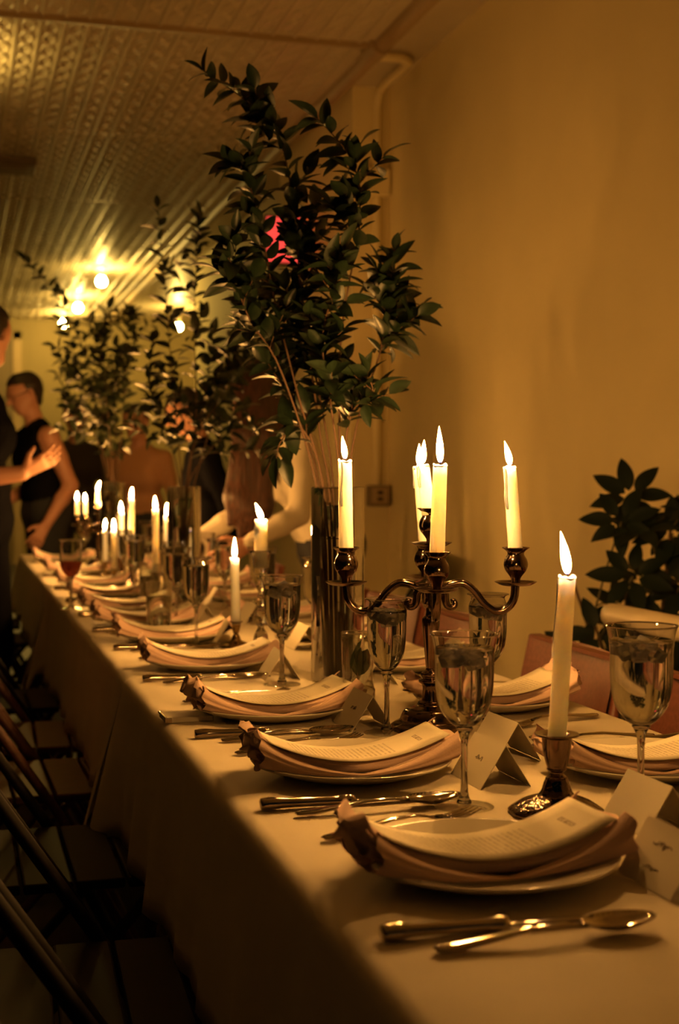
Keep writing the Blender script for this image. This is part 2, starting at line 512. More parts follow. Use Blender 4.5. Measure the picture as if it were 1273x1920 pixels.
# ------------------------------------------------------------------ tables and cloths
XL, XR = 0.328, 1.09
def table(y0, y1, n):
    t = thing('banquet_table', ((XL + XR) / 2, (y0 + y1) / 2, 0), 0, 'long folding table under the %s white cloth from the front' % ORD[n], 'table')
    hx, hy = (XR - XL) / 2 - 0.012, (y1 - y0) / 2 - 0.012
    MB().box((-hx, -hy, T - 0.04), (hx, hy, T - 0.006), bevel=0.008).build('tabletop', M['dark_shaded_wood'], t)
    for sx in (-1, 1):
        for sy in (-1, 1):
            MB().tube([(sx * (hx - 0.08), sy * (hy - 0.25), 0), (sx * (hx - 0.08), sy * (hy - 0.25), T - 0.04)], 0.016, 10).build('leg', M['dark_trim'], t)
    return t

def tablecloth(y0, y1, n, drop=0.27, flare=(0, 0)):
    rnd = random.Random(5 + n)
    ph = [rnd.uniform(0, 6) for _ in range(6)]
    prof = []                                   # (x, drop below top, out factor)
    r = 0.022
    side = [(0.0, drop, 1)] + [(0, drop * (1 - i / 8), 1 - i / 8) for i in range(1, 8)]
    NY = 90
    def section(y):
        e0, e1 = (y - y0), (y1 - y)
        fl = 0.085 * math.exp(-(e0 / 0.09) ** 2) + 0.07 * math.exp(-(e1 / 0.08) ** 2)
        low = 0.10 * math.exp(-(e0 / 0.05) ** 2) + 0.10 * math.exp(-(e1 / 0.05) ** 2)
        pts = []
        def wav(q, sg):
            return q * (0.012 * math.sin(y * 9 + ph[0] + sg) + 0.010 * math.sin(y * 17 + ph[1] + 2 * sg) + 0.006 * math.sin(y * 37 + ph[2]))
        for i in range(9):
            q = 1 - i / 8
            pts.append((XL - 0.004 - 0.012 * q - fl * q - abs(wav(q, 0)), T - r - (drop + low) * q + 0.0))
        for i in range(1, 6):
            a = PI / 2 * i / 5
            pts.append((XL - 0.004 + r * (1 - math.cos(a)), T - r + r * math.sin(a)))
        for i in range(1, 12):
            x = XL + r + (XR - XL - 2 * r) * i / 12
            pts.append((x, T + 0.0006 * math.sin(y * 5 + x * 9 + ph[3])))
        for i in range(5, 0, -1):
            a = PI / 2 * i / 5
            pts.append((XR + 0.004 - r * (1 - math.cos(a)), T - r + r * math.sin(a)))
        for i in range(8, -1, -1):
            q = 1 - i / 8
            pts.append((XR + 0.004 + 0.012 * q + fl * q + abs(wav(q, 3)), T - r - (drop + low) * q))
        return pts
    ys = [y0 + (y1 - y0) * (0.5 - 0.5 * math.cos(PI * i / NY)) * 1.0 for i in range(NY + 1)]
    vs, fs = [], []
    for y in ys:
        s_ = section(y)
        m_ = len(s_)
        vs += [(p[0], y, p[1]) for p in s_]
    for i in range(NY):
        for j in range(m_ - 1):
            fs.append((i * m_ + j, i * m_ + j + 1, (i + 1) * m_ + j + 1, (i + 1) * m_ + j))
    o = MB().add(vs, fs, True).build('tablecloth', M['cloth'])
    md = o.modifiers.new('thick', 'SOLIDIFY'); md.thickness = 0.0015; md.offset = -1
    return o
TY = [0.42, 2.81, 5.15, 7.49]
NM = ['nearest', 'middle', 'farthest']
for i in range(3):
    table(TY[i] + 0.01, TY[i + 1] - 0.01, i)
    tag(tablecloth(TY[i] + 0.001, TY[i + 1] - 0.003, i), 'white linen cloth draped over the %s of the three joined tables' % NM[i], 'tablecloth')

# ------------------------------------------------------------------ crockery and cutlery prototypes
plate_prof = [(0.001, 0.004), (0.06, 0.004), (0.082, 0.006), (0.1, 0.011), (0.133, 0.020), (0.1365, 0.0215), (0.138, 0.0205), (0.136, 0.018), (0.102, 0.006), (0.085, 0.001), (0.08, 0.0), (0.001, 0.0)]
plate_me = MB().lathe(plate_prof, 64).mesh('dinner_plate', M['plate'])

NL, NW = 0.146, 0.060
def zb(x):
    return 0.0075 + 0.0165 * (abs(x) / 0.135) ** 2.0
def zt(x):
    return zb(x) + 0.016 + 0.018 * (abs(x) / NL) ** 2
def make_napkin_mesh(seed):
    rnd = random.Random(seed)
    mb = MB()
    nu, nv = 30, 36
    p1, p2 = rnd.uniform(0, 6), rnd.uniform(0, 6)
    vs, fs = [], []
    for i in range(nu + 1):
        u = -1 + 2 * i / nu
        x = NL * u
        w = 0.048 * (1 - 0.05 * math.cos(u * 3)) + 0.004 * math.sin(u * 5 + p1)
        lo, hi = zb(x), zt(x)
        end = max(0, (abs(u) - 0.82) / 0.18)
        for k in range(nv):
            a = 2 * PI * k / nv
            c, s_ = math.cos(a), math.sin(a)
            y = w * math.copysign(abs(c) ** 0.35, c)
            z = (lo + hi) / 2 + (hi - lo) / 2 * math.copysign(abs(s_) ** 0.6, s_)
            lay = math.sin((z - lo) / max(1e-4, hi - lo) * 17 + u * 4 + p2)
            if abs(c) > 0.5: y += math.copysign(0.0028 * lay, c)
            xx = x + math.copysign(end * (0.006 * math.sin(z * 520 + p1) + 0.009 * math.sin(y * 90 + p2)), u)
            if u > 0 and end > 0: z -= end * 0.014 * (z - lo) / max(1e-4, hi - lo)
            if u < 0 and end > 0:
                z += end * (0.011 + 0.007 * math.sin(y * 110 + p1))
            vs.append((xx, y, z))
    for i in range(nu):
        for k in range(nv):
            k2 = (k + 1) % nv
            fs.append((i * nv + k, (i + 1) * nv + k, (i + 1) * nv + k2, i * nv + k2))
    fs.append(tuple(range(nv))); fs.append(tuple(nu * nv + k for k in range(nv - 1, -1, -1)))
    mb.add(vs, fs, True)
    return mb.mesh('napkin', M['napkin'])
def make_flap_mesh(sx, sy, seed):
    # a fold that is as tall as the napkin at its end and runs out low at the middle
    rnd = random.Random(seed)
    ph = rnd.uniform(0, 6)
    nu, nv = 18, 10
    vs, fs = [], []
    for side in (0, 1):
        for i in range(nu + 1):
            t = i / nu
            x = sx * (0.1435 - (0.1435 + 0.004) * t)
            hi = zt(x) + 0.0035 * (1 - t) - (zt(x) - zb(x) - 0.003) * t ** 0.9
            lo = zb(x) + 0.0005
            for j in range(nv + 1):
                v = j / nv
                z = lo + (hi - lo) * v
                bul = math.sin(PI * min(1, 0.12 + 0.88 * v)) ** 0.7
                y = NW + 0.0015 + (0.009 * bul * (1 - 0.6 * t) + 0.0016 * math.sin(v * 15 + ph + t * 2) * (1 - t)) - 0.012 * max(0, v - 0.75) * 4 * (1 - t)
                vs.append((x + sx * 0.004 * math.sin(v * 9 + ph) * (1 - t) ** 3, sy * (y - 0.002 * side), z - 0.0006 * side))
    w = nv + 1
    o = (nu + 1) * w
    for i in range(nu):
        for j in range(nv):
            q = (i * w + j, (i + 1) * w + j, (i + 1) * w + j + 1, i * w + j + 1)
            if sx * sy > 0: q = tuple(reversed(q))
            fs.append(q); fs.append(tuple(o + k for k in reversed(q)))
    for i in range(nu):
        for j in (0, nv):
            fs.append((i * w + j, (i + 1) * w + j, o + (i + 1) * w + j, o + i * w + j))
    return MB().add(vs, fs, True).mesh('napkin_fold', M['napkin'])
def make_ruffle_mesh(seed):
    # gathered hem showing at one end of the folded napkin
    rnd = random.Random(50 + seed)
    mb = MB()
    for k in range(4):
        ph, ph2 = rnd.uniform(0, 6), rnd.uniform(0, 6)
        z0 = zb(0.138) + 0.003 + 0.0075 * k
        L = rnd.uniform(0.004, 0.010)
        def fn(u, v):
            y = (-NW - 0.002 + (2 * NW + 0.004) * v) * (1 - 0.03 * k)
            z = z0 + 0.0045 * math.sin(v * 13 + ph) + u * (0.005 * math.sin(v * 8 + ph2) + 0.003 * (k - 1))
            x = -0.139 - u * L * (1 + 0.3 * math.sin(v * 17 + ph2)) - 0.002 * math.sin(v * 23 + ph)
            return (x, y, z)
        mb.grid(fn, 5, 26)
        mb.grid(lambda u, v: tuple(a + b for a, b in zip(fn(u, 1 - v), (0, 0, -0.0008))), 5, 26)
    return mb.mesh('napkin_hem', M['napkin'])
ruffle_mes = [make_ruffle_mesh(s) for s in range(3)]
napkin_mes = [make_napkin_mesh(s) for s in range(3)]
flap_mes = [[make_flap_mesh(sx, sy, 7 * s + sx + 2 * sy) for sx in (-1, 1) for sy in (-1, 1)] for s in range(3)]

def make_menu_mesh():
    nu, nv, th = 28, 4, 0.0008
    LX, LY = 0.131, 0.052
    bm = bmesh.new()
    uvl = bm.loops.layers.uv.new('UVMap')
    top = [[bm.verts.new((LX * (2 * i / nu - 1), LY * (2 * j / nv - 1), zt(LX * (2 * i / nu - 1)) + 0.0025)) for j in range(nv + 1)] for i in range(nu + 1)]
    bot = [[bm.verts.new(v.co - Vector((0, 0, th))) for v in row] for row in top]
    def face(vs, uv):
        f = bm.faces.new(vs); f.smooth = True
        for lp, c in zip(f.loops, uv): lp[uvl].uv = c
    for i in range(nu):
        for j in range(nv):
            q = [(i / nu, j / nv), ((i + 1) / nu, j / nv), ((i + 1) / nu, (j + 1) / nv), (i / nu, (j + 1) / nv)]
            face([top[i][j], top[i + 1][j], top[i + 1][j + 1], top[i][j + 1]], q)
            face([bot[i][j], bot[i][j + 1], bot[i + 1][j + 1], bot[i + 1][j]], [(0, 0)] * 4)
    for i in range(nu):
        for j in (0, nv):
            a, b2, c, d = top[i][j], top[i + 1][j], bot[i + 1][j], bot[i][j]
            face([a, d, c, b2] if j == 0 else [a, b2, c, d], [(0, 0)] * 4)
    for j in range(nv):
        for i in (0, nu):
            a, b2, c, d = top[i][j], top[i][j + 1], bot[i][j + 1], bot[i][j]
            face([a, b2, c, d] if i == 0 else [a, d, c, b2], [(0, 0)] * 4)
    me = bpy.data.meshes.new('menu_card'); bm.to_mesh(me); bm.free()
    me.materials.append(M['menu'])
    return me
menu_me = make_menu_mesh()

# flatware: lies along +x from handle end to tip, z from 0
def knife_proto():
    t = thing('table_knife', (0, 0, 0), 0, 'knife', 'knife')
    pts = catmull([(0, 0, 0.007), (0.02, 0, 0.0075), (0.06, 0, 0.0065), (0.105, 0, 0.0055), (0.118, 0, 0.0055)], 4)
    MB().tube(pts, [0.0085 + 0.0022 * math.exp(-((p.x - 0.012) / 0.012) ** 2) - 0.012 * max(0, p.x - 0.03) + 0.003 * math.exp(-((p.x - 0.11) / 0.008) ** 2) for p in pts], 10, flat=0.72).build('handle', M['steel'], t)
    n = 14
    vs, fs = [], []
    for i in range(n + 1):
        u = i / n
        x = 0.114 + 0.146 * u
        hw = 0.0085 * min(1, 0.55 + u * 3) * (1 if u < 0.8 else math.sqrt(max(0.02, 1 - ((u - 0.8) / 0.2) ** 2)))
        z = 0.0045 - 0.003 * u
        vs += [(x, -hw, z + 0.0004), (x, 0, z + 0.0016), (x, hw, z + 0.0004), (x, 0, z - 0.001)]
    for i in range(n):
        for k in range(4):
            fs.append((i * 4 + k, (i + 1) * 4 + k, (i + 1) * 4 + (k + 1) % 4, i * 4 + (k + 1) % 4))
    fs += [(0, 1, 2, 3), (n * 4 + 3, n * 4 + 2, n * 4 + 1, n * 4)]
    MB().add(vs, fs, True).build('blade', M['steel'], t)
    return t
def strip(widths, thick=0.0022):
    """widths: list of (x, half width, z, z sag at centre)"""
    vs, fs = [], []
    m_ = 7
    for (x, hw, z, sag) in widths:
        for j in range(m_):
            v = -1 + 2 * j / (m_ - 1)
            vs.append((x, hw * v, z - sag * (1 - v * v)))
    n = len(widths)
    for j0 in range(n):
        for j in range(m_):
            p = vs[j0 * m_ + j]
            vs.append((p[0], p[1] * 1.0, p[2] - thick))
    o = n * m_
    for i in range(n - 1):
        for j in range(m_ - 1):
            a = (i * m_ + j, (i + 1) * m_ + j, (i + 1) * m_ + j + 1, i * m_ + j + 1)
            fs.append(a); fs.append(tuple(o + q for q in reversed(a)))
        for j in (0, m_ - 1):
            a = (i * m_ + j, (i + 1) * m_ + j, o + (i + 1) * m_ + j, o + i * m_ + j)
            fs.append(a if j else tuple(reversed(a)))
    for i in (0, n - 1):
        for j in range(m_ - 1):
            a = (i * m_ + j, i * m_ + j + 1, o + i * m_ + j + 1, o + i * m_ + j)
            fs.append(a if i == 0 else tuple(reversed(a)))
    return vs, fs
HND = [(0.0, 0.004, 0.005, -0.001), (0.006, 0.0085, 0.005, -0.002), (0.02, 0.010, 0.0055, -0.002), (0.05, 0.0078, 0.0085, -0.0015), (0.09, 0.0048, 0.0135, -0.001), (0.125, 0.0034, 0.0135, -0.001), (0.145, 0.004, 0.0105, 0)]
def spoon_proto():
    t = thing('table_spoon', (0, 0, 0), 0, 'spoon', 'spoon')
    MB().add(*strip(HND), True).build('handle', M['steel'], t)
    W = []
    for i in range(15):
        u = i / 14
        x = 0.142 + 0.072 * u
        hw = 0.0215 * math.sqrt(max(0.02, 1 - (2 * u - 1.02) ** 2)) * (1.06 - 0.2 * u)
        z = 0.0125 + 0.001 * u
        W.append((x, max(hw, 0.004), z, 0.010 * max(0.05, math.sin(PI * min(1, u * 0.97 + 0.03)))))
    MB().add(*strip(W, 0.0012), True).build('bowl', M['steel'], t)
    return t
def fork_proto():
    t = thing('table_fork', (0, 0, 0), 0, 'fork', 'fork')
    MB().add(*strip(HND), True).build('handle', M['steel'], t)
    MB().add(*strip([(0.142, 0.004, 0.011, 0), (0.15, 0.009, 0.008, 0.001), (0.16, 0.0125, 0.0055, 0.0015), (0.17, 0.0130, 0.0045, 0.001)], 0.0018), True).build('neck', M['steel'], t)
    for k in range(4):
        y = (k - 1.5) * 0.0072
        MB().tube([(0.166, y, 0.004), (0.18, y, 0.0035), (0.2, y, 0.0055), (0.218, y, 0.0105)], [0.0022, 0.002, 0.0017, 0.0009], 6).build('tine', M['steel'], t)
    return t
knife0, spoon0, fork0 = knife_proto(), spoon_proto(), fork_proto()
used = {}
def lay(proto, p0, p1, label, group):
    a = math.atan2(p1[1] - p0[1], p1[0] - p0[0])
    if proto.name not in used:
        used[proto.name] = 1
        proto.location = (p0[0], p0[1], T + 0.0008); proto.rotation_euler = (0, 0, a); proto['label'] = label; proto['group'] = group
        return proto
    return dup(proto, (p0[0], p0[1], T + 0.0008), a, label, group)

def setting(x, y, side, n, seedn, full=True):
    row = 'aisle-side' if side < 0 else 'wall-side'
    where = '%s %s place setting from the front' % (ORD[n], row)
    rz = 0 if side < 0 else PI
    p = bpy.data.objects.new('dinner_plate', plate_me); COL.objects.link(p)
    p.location = (x, y, T + 0.001)
    tag(p, 'cream dinner plate at the ' + where, 'plate', row + ' dinner plates')
    jit = random.Random(seedn)
    rz2 = rz + jit.uniform(-0.05, 0.05)
    k = seedn % 3
    np_ = bpy.data.objects.new('napkin', napkin_mes[k]); COL.objects.link(np_)
    np_.location = (x, y, T + 0.0012); np_.rotation_euler = (0, 0, rz2)
    np_.scale = (0.95, 1, 1)
    tag(np_, 'folded dusty pink napkin on the plate of the ' + where, 'napkin', row + ' folded napkins')
    for fm in flap_mes[k]:
        f = bpy.data.objects.new('napkin_fold', fm); COL.objects.link(f); f.parent = np_
    f = bpy.data.objects.new('napkin_hem', ruffle_mes[k]); COL.objects.link(f); f.parent = np_
    mc = bpy.data.objects.new('menu_card', menu_me); COL.objects.link(mc)
    mc.location = (x, y, T + 0.0012); mc.rotation_euler = (0, 0, rz2 + jit.uniform(-0.03, 0.03))
    mc.scale = (0.95, 1, 1)
    tag(mc, 'printed ivory menu on the napkin of the ' + where, 'menu', row + ' menu cards')
    sx, sy = (1, 1) if side < 0 else (-1, -1)
    P = lambda dx, dy: (x + sx * dx, y + sy * dy)
    lay(knife0, P(-0.165, -0.178), P(0.09, -0.176), 'steel knife lying beside the plate of the ' + where, row + ' table knives')
    lay(spoon0, P(-0.132, -0.222), P(0.09, -0.178 - 0.03), 'steel spoon lying outside the knife of the ' + where, row + ' table spoons')
    lay(fork0, P(-0.13, 0.155), P(0.115, 0.235), 'steel fork half hidden by the plate of the ' + where, row + ' table forks')

LY = [1.325, 1.82, 2.30, 2.92, 3.44, 3.84, 4.26, 4.74, 5.26, 5.95, 6.85]
RY = [1.72, 2.29, 2.80, 3.38, 3.95, 4.5, 5.05, 5.75, 6.5]
for i, y in enumerate(LY):
    setting(0.522 if i < 5 else 0.51, y, -1, i, i)
for i, y in enumerate(RY):
    setting(0.915, y, 1, i, i + 1)

# tent place cards, ridge along y
def tent_mesh(L, H, W):
    th = 0.0006
    prof = [(-W, 0), (0, H), (W, 0), (W - 0.0007, 0), (0, H - 0.0014), (-W + 0.0007, 0)]
    n = 6
    vs = [(p[0], -L / 2, p[1]) for p in prof] + [(p[0], L / 2, p[1]) for p in prof]
    fs = [(i, n + i, n + (i + 1) % n, (i + 1) % n) for i in range(n)]
    fs += [(0, 1, 4, 5), (1, 2, 3, 4), (n + 5, n + 4, n + 1, n + 0), (n + 4, n + 3, n + 2, n + 1)]
    return MB().add(vs, fs, False).mesh('place_card', M['card'])
tent_me = tent_mesh(0.104, 0.056, 0.036)
def scribble(parent, sgn, lines, seed):
    """pen strokes lying on the slanted face of a tent card"""
    rnd = random.Random(seed)
    H, W = 0.056, 0.036
    mb = MB()
    sl = Vector((sgn * W, 0, -H)).normalized()
    nrm = Vector((sgn * H, 0, W)).normalized()
    for (s0, v0, v1, amp) in lines:
        n = 40
        pts = []
        for i in range(n + 1):
            t = i / n
            v = v0 + (v1 - v0) * t
            w = amp * (math.sin(t * 34 + rnd.uniform(-.2, .2)) * (0.5 + 0.5 * math.sin(t * 9 + seed)) + 0.4 * math.sin(t * 13))
            vv = v + 0.0012 * math.cos(t * 34)
            s = s0 + w
            pts.append(Vector((0, 0, H)) + sl * s + Vector((0, vv * (1 if sgn > 0 else -1), 0)) + nrm * 0.0005)
        mb.tube(pts, 0.00032, 4)
    return mb.build('handwriting', M['ink'], parent)
def place_card(x, y, rz, label, sgn=-1, lines=None, seed=1):
    o = bpy.data.objects.new('place_card', tent_me); COL.objects.link(o)
    o.location = (x, y, T + 0.001); o.rotation_euler = (0, 0, rz)
    tag(o, label, 'place card', 'tent place cards')
    if lines: scribble(o, sgn, lines, seed)
    return o
NMLN = [(0.022, -0.02, 0.016, 0.004), (0.047, -0.018, 0.012, 0.0022)]
place_card(0.690, 1.235, 0.03, 'folded ivory place card with handwriting, nearest the camera', -1, NMLN, 3)
place_card(0.777, 1.45, 0.02, 'folded ivory place card standing right of the nearest candlestick, behind the nearest card', 1, NMLN, 4)
place_card(0.688, 1.725, 0.03, 'folded ivory place card left of the nearest candlestick, beside the goblet stem', -1, [(0.03, -0.01, 0.012, 0.003)], 5)
place_card(0.768, 1.875, 0.04, 'folded ivory place card standing close to the candelabra foot', 1, NMLN, 6)
place_card(0.640, 2.16, 0.02, 'folded ivory place card in front of the small bud vase', -1, [(0.03, -0.01, 0.012, 0.003)], 7)
place_card(0.632, 2.74, -0.05, 'folded ivory place card left of the nearest tall vase', -1)
for i, y in enumerate((3.33, 3.78, 4.2, 4.68)):
    place_card(0.64 + 0.02 * (i % 2), y, 0.1 * (i % 3 - 1), 'small ivory place card at the %s aisle-side place setting from the front' % ORD[i + 4], -1)
for i, y in enumerate((2.62, 3.2, 3.8, 4.35)):
    place_card(0.80, y, 0.08 * (i % 3 - 1), 'small ivory place card at the %s wall-side place setting from the front' % ORD[i + 2], 1)

# ------------------------------------------------------------------ glasses
def goblet_profiles(H=0.213, R=0.0425, flare=1.0):
    z0 = 0.098
    hb = H - z0
    out = [(0.001, 0.0035), (0.010, 0.004), (0.030, 0.0022), (0.0365, 0.001), (0.037, 0.0), (0.001, 0.0)]
    stem = [(0.0095, 0.005), (0.0055, 0.014), (0.0042, 0.03), (0.0040, 0.06), (0.0048, 0.084), (0.0085, 0.094), (0.011, 0.098)]
    bowl = [(0.001, z0), (0.012, z0 + 0.002), (0.022, z0 + 0.011), (0.0305, z0 + 0.024), (0.0345, z0 + 0.042), (0.036, z0 + 0.06), (0.0362, z0 + hb - 0.034), (0.037, z0 + hb - 0.02), (R - 0.002, z0 + hb - 0.006), (R, z0 + hb)]
    return out, stem, bowl
def make_goblet(H, R, narrow, fill, label, group, ice=True, pink=False, loc=(0, 0, 0)):
    t = thing('goblet', loc, 0, label, 'glass', group)
    foot, stem, bowl = goblet_profiles(H, R)
    bowl = [(r * narrow if r > 0.002 else r, z) for r, z in bowl]
    bowl[-1] = (R, bowl[-1][1])
    MB().lathe(smooth_prof(foot[:4], 2) + [(0.037, 0.0004), (0.034, 0.0), (0.001, 0.0)], 40).build('foot', M['glass'], t)
    MB().lathe(smooth_prof([(0.001, 0.003)] + stem + [(0.006, 0.0985), (0.001, 0.099)], 3), 16).build('stem', M['crystal'], t)
    bp = smooth_prof(bowl, 4)
    rim = [(bp[-1][0] + 0.0004, bp[-1][1] + 0.0006), (bp[-1][0] - 0.0004, bp[-1][1] + 0.0006)]
    MB().lathe(bp + rim + [(max(0.001, r - 0.0011), z + (0.001 if r < 0.02 else 0)) for r, z in reversed(bp)], 40).build('bowl', M['solid_glass'], t)
    MB().tube([(bp[-1][0] * math.cos(a), bp[-1][0] * math.sin(a), bp[-1][1]) for a in [2 * PI * i / 40 for i in range(41)]], 0.0007, 6, caps=False).build('rim', M['crystal'], t)
    if fill > 0:
        zl = 0.098 + (H - 0.098) * fill
        wp = [(max(0.001, r - 0.0008), z + 0.0012) for r, z in bp if z + 0.0012 < zl]
        r_end = wp[-1][0]
        wp += [(r_end + 0.0003, zl - 0.0006), (r_end - 0.0006, zl), (0.001, zl - 0.0003)]
        MB().lathe(wp, 40).build('pink_drink' if pink else 'water', M['pink_drink'] if pink else M['water'], t)
    return t
def ice_in(loc, zl, label, n=5, r=0.02, seed=1):
    rnd = random.Random(seed)
    for i in range(n):
        a = 2 * PI * i / n + rnd.uniform(-0.3, 0.3)
        rr = r * (0.2 if i == 0 else 0.8)
        rm = Matrix.Rotation(rnd.uniform(0, 3), 4, 'Z') @ Matrix.Rotation(rnd.uniform(-0.6, 0.6), 4, 'X') @ Matrix.Rotation(rnd.uniform(-0.6, 0.6), 4, 'Y')
        s = rnd.uniform(0.0075, 0.010)
        o = MB().box((-s, -s, -s * 0.8), (s, s, s * 0.8), rm, bevel=0.0022).build('ice_cube', M['ice'])
        o.location = (loc[0] + rr * math.cos(a), loc[1] + rr * math.sin(a), T + zl - 0.006 + rnd.uniform(-0.012, 0.003))
        tag(o, label, 'ice cube', label)
G1 = 'goblets on the table'
gob = make_goblet(0.213, 0.0415, 1.0, 0.86, 'flared water goblet with ice in front of the candelabra, nearest to the camera', G1, loc=(0.601, 1.592, T + 0.001))
ice_in((0.601, 1.592), 0.098 + 0.115 * 0.86, 'ice cube floating in the flared goblet before the candelabra', 6, 0.021, 1)
g2 = dup(gob, (0.80, 1.515, T + 0.001), 0.6, 'flared water goblet with ice standing right of the nearest candlestick', G1, (1.05, 1.05, 1.06))
ice_in((0.80, 1.515), (0.098 + 0.115 * 0.86) * 1.06, 'ice cube floating in the goblet right of the nearest candlestick', 6, 0.021, 2)
gob_n = make_goblet(0.213, 0.034, 0.86, 0.84, 'slim water goblet with ice between bud vase and candelabra stem', G1, loc=(0.658, 2.09, T + 0.001))
ice_in((0.658, 2.09), 0.098 + 0.115 * 0.84, 'ice cube floating in the slim goblet beside the bud vase', 5, 0.016, 3)
dup(gob_n, (0.845, 2.13, T + 0.001), 0.4, 'slim water goblet with ice seen behind the right candelabra arm', G1)
ice_in((0.845, 2.13), 0.098 + 0.115 * 0.84, 'ice cube floating in the goblet behind the right candelabra arm', 5, 0.016, 4)
dup(gob, (0.615, 2.635, T + 0.001), 1.0, 'water goblet at the fourth aisle-side setting, left of the nearest tall vase', G1)
ice_in((0.615, 2.635), 0.098 + 0.115 * 0.86, 'ice cube floating in the goblet left of the nearest tall vase', 5, 0.02, 5)
dup(gob_n, (0.56, 3.31, T + 0.001), 0.2, 'slim water goblet left of the short brass candlestick, fifth aisle-side setting', G1)
for i, (x, y) in enumerate(((0.585, 3.78), (0.62, 4.12), (0.575, 4.62), (0.60, 5.1), (0.63, 5.8), (0.60, 6.7))):
    dup(gob_n if i % 2 else gob, (x, y, T + 0.001), 0.3 * i, 'water goblet at the %s aisle-side place setting from the front' % ORD[i + 5], G1)
for i, (x, y) in enumerate(((0.80, 2.98), (0.83, 3.2), (0.82, 3.75), (0.8, 4.2), (0.83, 4.75), (0.8, 5.35), (0.82, 6.1))):
    dup(gob_n if i % 2 else gob, (x, y, T + 0.001), 0.3 * i, 'water goblet at the %s wall-side place setting from the front' % ORD[i + 2], G1)
make_goblet(0.213, 0.0375, 0.95, 0.42, 'goblet of pink drink standing at the table edge on the aisle side', G1, pink=True, loc=(0.345, 4.34, T + 0.001))
# plain tumblers
def tumbler(loc, label):
    t = thing('tumbler', loc, 0, label, 'glass', 'straight tumblers')
    pr = [(0.001, 0.006), (0.03, 0.006), (0.031, 0.01), (0.034, 0.13), (0.0355, 0.13), (0.0325, 0.004), (0.03, 0.0), (0.001, 0.0)]
    MB().lathe(pr, 28).build('wall', M['glass'], t)
    MB().lathe([(0.001, 0.0065), (0.029, 0.0065), (0.0325, 0.09), (0.001, 0.09)], 28).build('water', M['water'], t)
    return t
tumbler((0.52, 3.66, T + 0.001), 'straight water tumbler beside the slim goblet, before the middle tall vase')
tumbler((0.60, 4.42, T + 0.001), 'straight water tumbler behind the pair of tall candles')

# ------------------------------------------------------------------ candles and their holders
def flame_mesh(h, w, lean, weak=False):
    n, seg = 14, 12
    vs, fs = [], []
    for i in range(n + 1):
        t = i / n
        r = w * (math.sin(PI * min(1, t * 0.98 + 0.02) ** 0.72) ** 0.9) * (1 - 0.28 * t) + 0.0002
        for k in range(seg):
            a = 2 * PI * k / seg
            vs.append((r * math.cos(a) + lean * (t ** 1.5) * h, r * math.sin(a), t * h))
    for i in range(n):
        for k in range(seg):
            k2 = (k + 1) % seg
            fs.append((i * seg + k, i * seg + k2, (i + 1) * seg + k2, (i + 1) * seg + k))
    fs.append(tuple(range(seg - 1, -1, -1))); fs.append(tuple(n * seg + k for k in range(seg)))
    return MB().add(vs, fs, True).mesh('flame', M['low_flame' if weak else 'flame'])
def candle(loc, h, r, label, fh=0.045, fw=0.0052, flean=0.0, tilt=(0, 0), drips=0, seed=1, group='lit ivory candles', fdir=None, weak=False):
    """loc = foot of the candle; tilt = x, y shift of its top"""
    rnd = random.Random(seed)
    t = thing('candle', loc, 0, label, 'candle', group)
    top = Vector((tilt[0], tilt[1], h))
    mb = MB()
    n = 12
    pts = [top * (i / n) for i in range(n + 1)]
    mb.tube(pts, [r * (1.06 - 0.10 * i / n + 0.01 * math.sin(i * 2.1 + seed)) for i in range(n + 1)], 24)
    # melted cup lip
    mb.tube([top + Vector((r * 0.86 * math.cos(a), r * 0.86 * math.sin(a), 0.0006 + 0.0014 * math.sin(a * 2 + seed) + 0.001 * math.sin(a * 5))) for a in [2 * PI * i / 20 for i in range(21)]], r * 0.16, 6, caps=False)
    wax = mb.build('wax_body', M['wax'], t)
    for d in range(drips):
        a = rnd.uniform(PI * 0.8, PI * 1.35) - YAW if d < 3 else rnd.uniform(0, 6.28)
        L = h * rnd.uniform(0.2, 0.5)
        dp = []
        rr = []
        for i in range(9):
            q = i / 8
            f = 1 - q * L / h
            dp.append(top * f + Vector((math.cos(a + 0.15 * math.sin(q * 6)) * r * 0.98, math.sin(a + 0.15 * math.sin(q * 6)) * r * 0.98, 0)))
            rr.append(0.0012 + 0.0022 * q ** 2)
        rr[-1] *= 0.6
        MB().tube(dp, rr, 8).build('wax_drip', M['wax'], wax)
    fl = flean
    MB().tube([top + Vector((0, 0, -0.002)), top + Vector((0.0004, 0, 0.005)), top + Vector((0.0015, 0, 0.010))], 0.0008, 6).build('wick', M['wick'], t)
    o = bpy.data.objects.new('flame', flame_mesh(fh, fw, fl, weak)); COL.objects.link(o)
    o.parent = t; o.location = top + Vector((0, 0, 0.0045)); o.rotation_euler = (0, 0, -YAW if fdir is None else fdir)
    return t

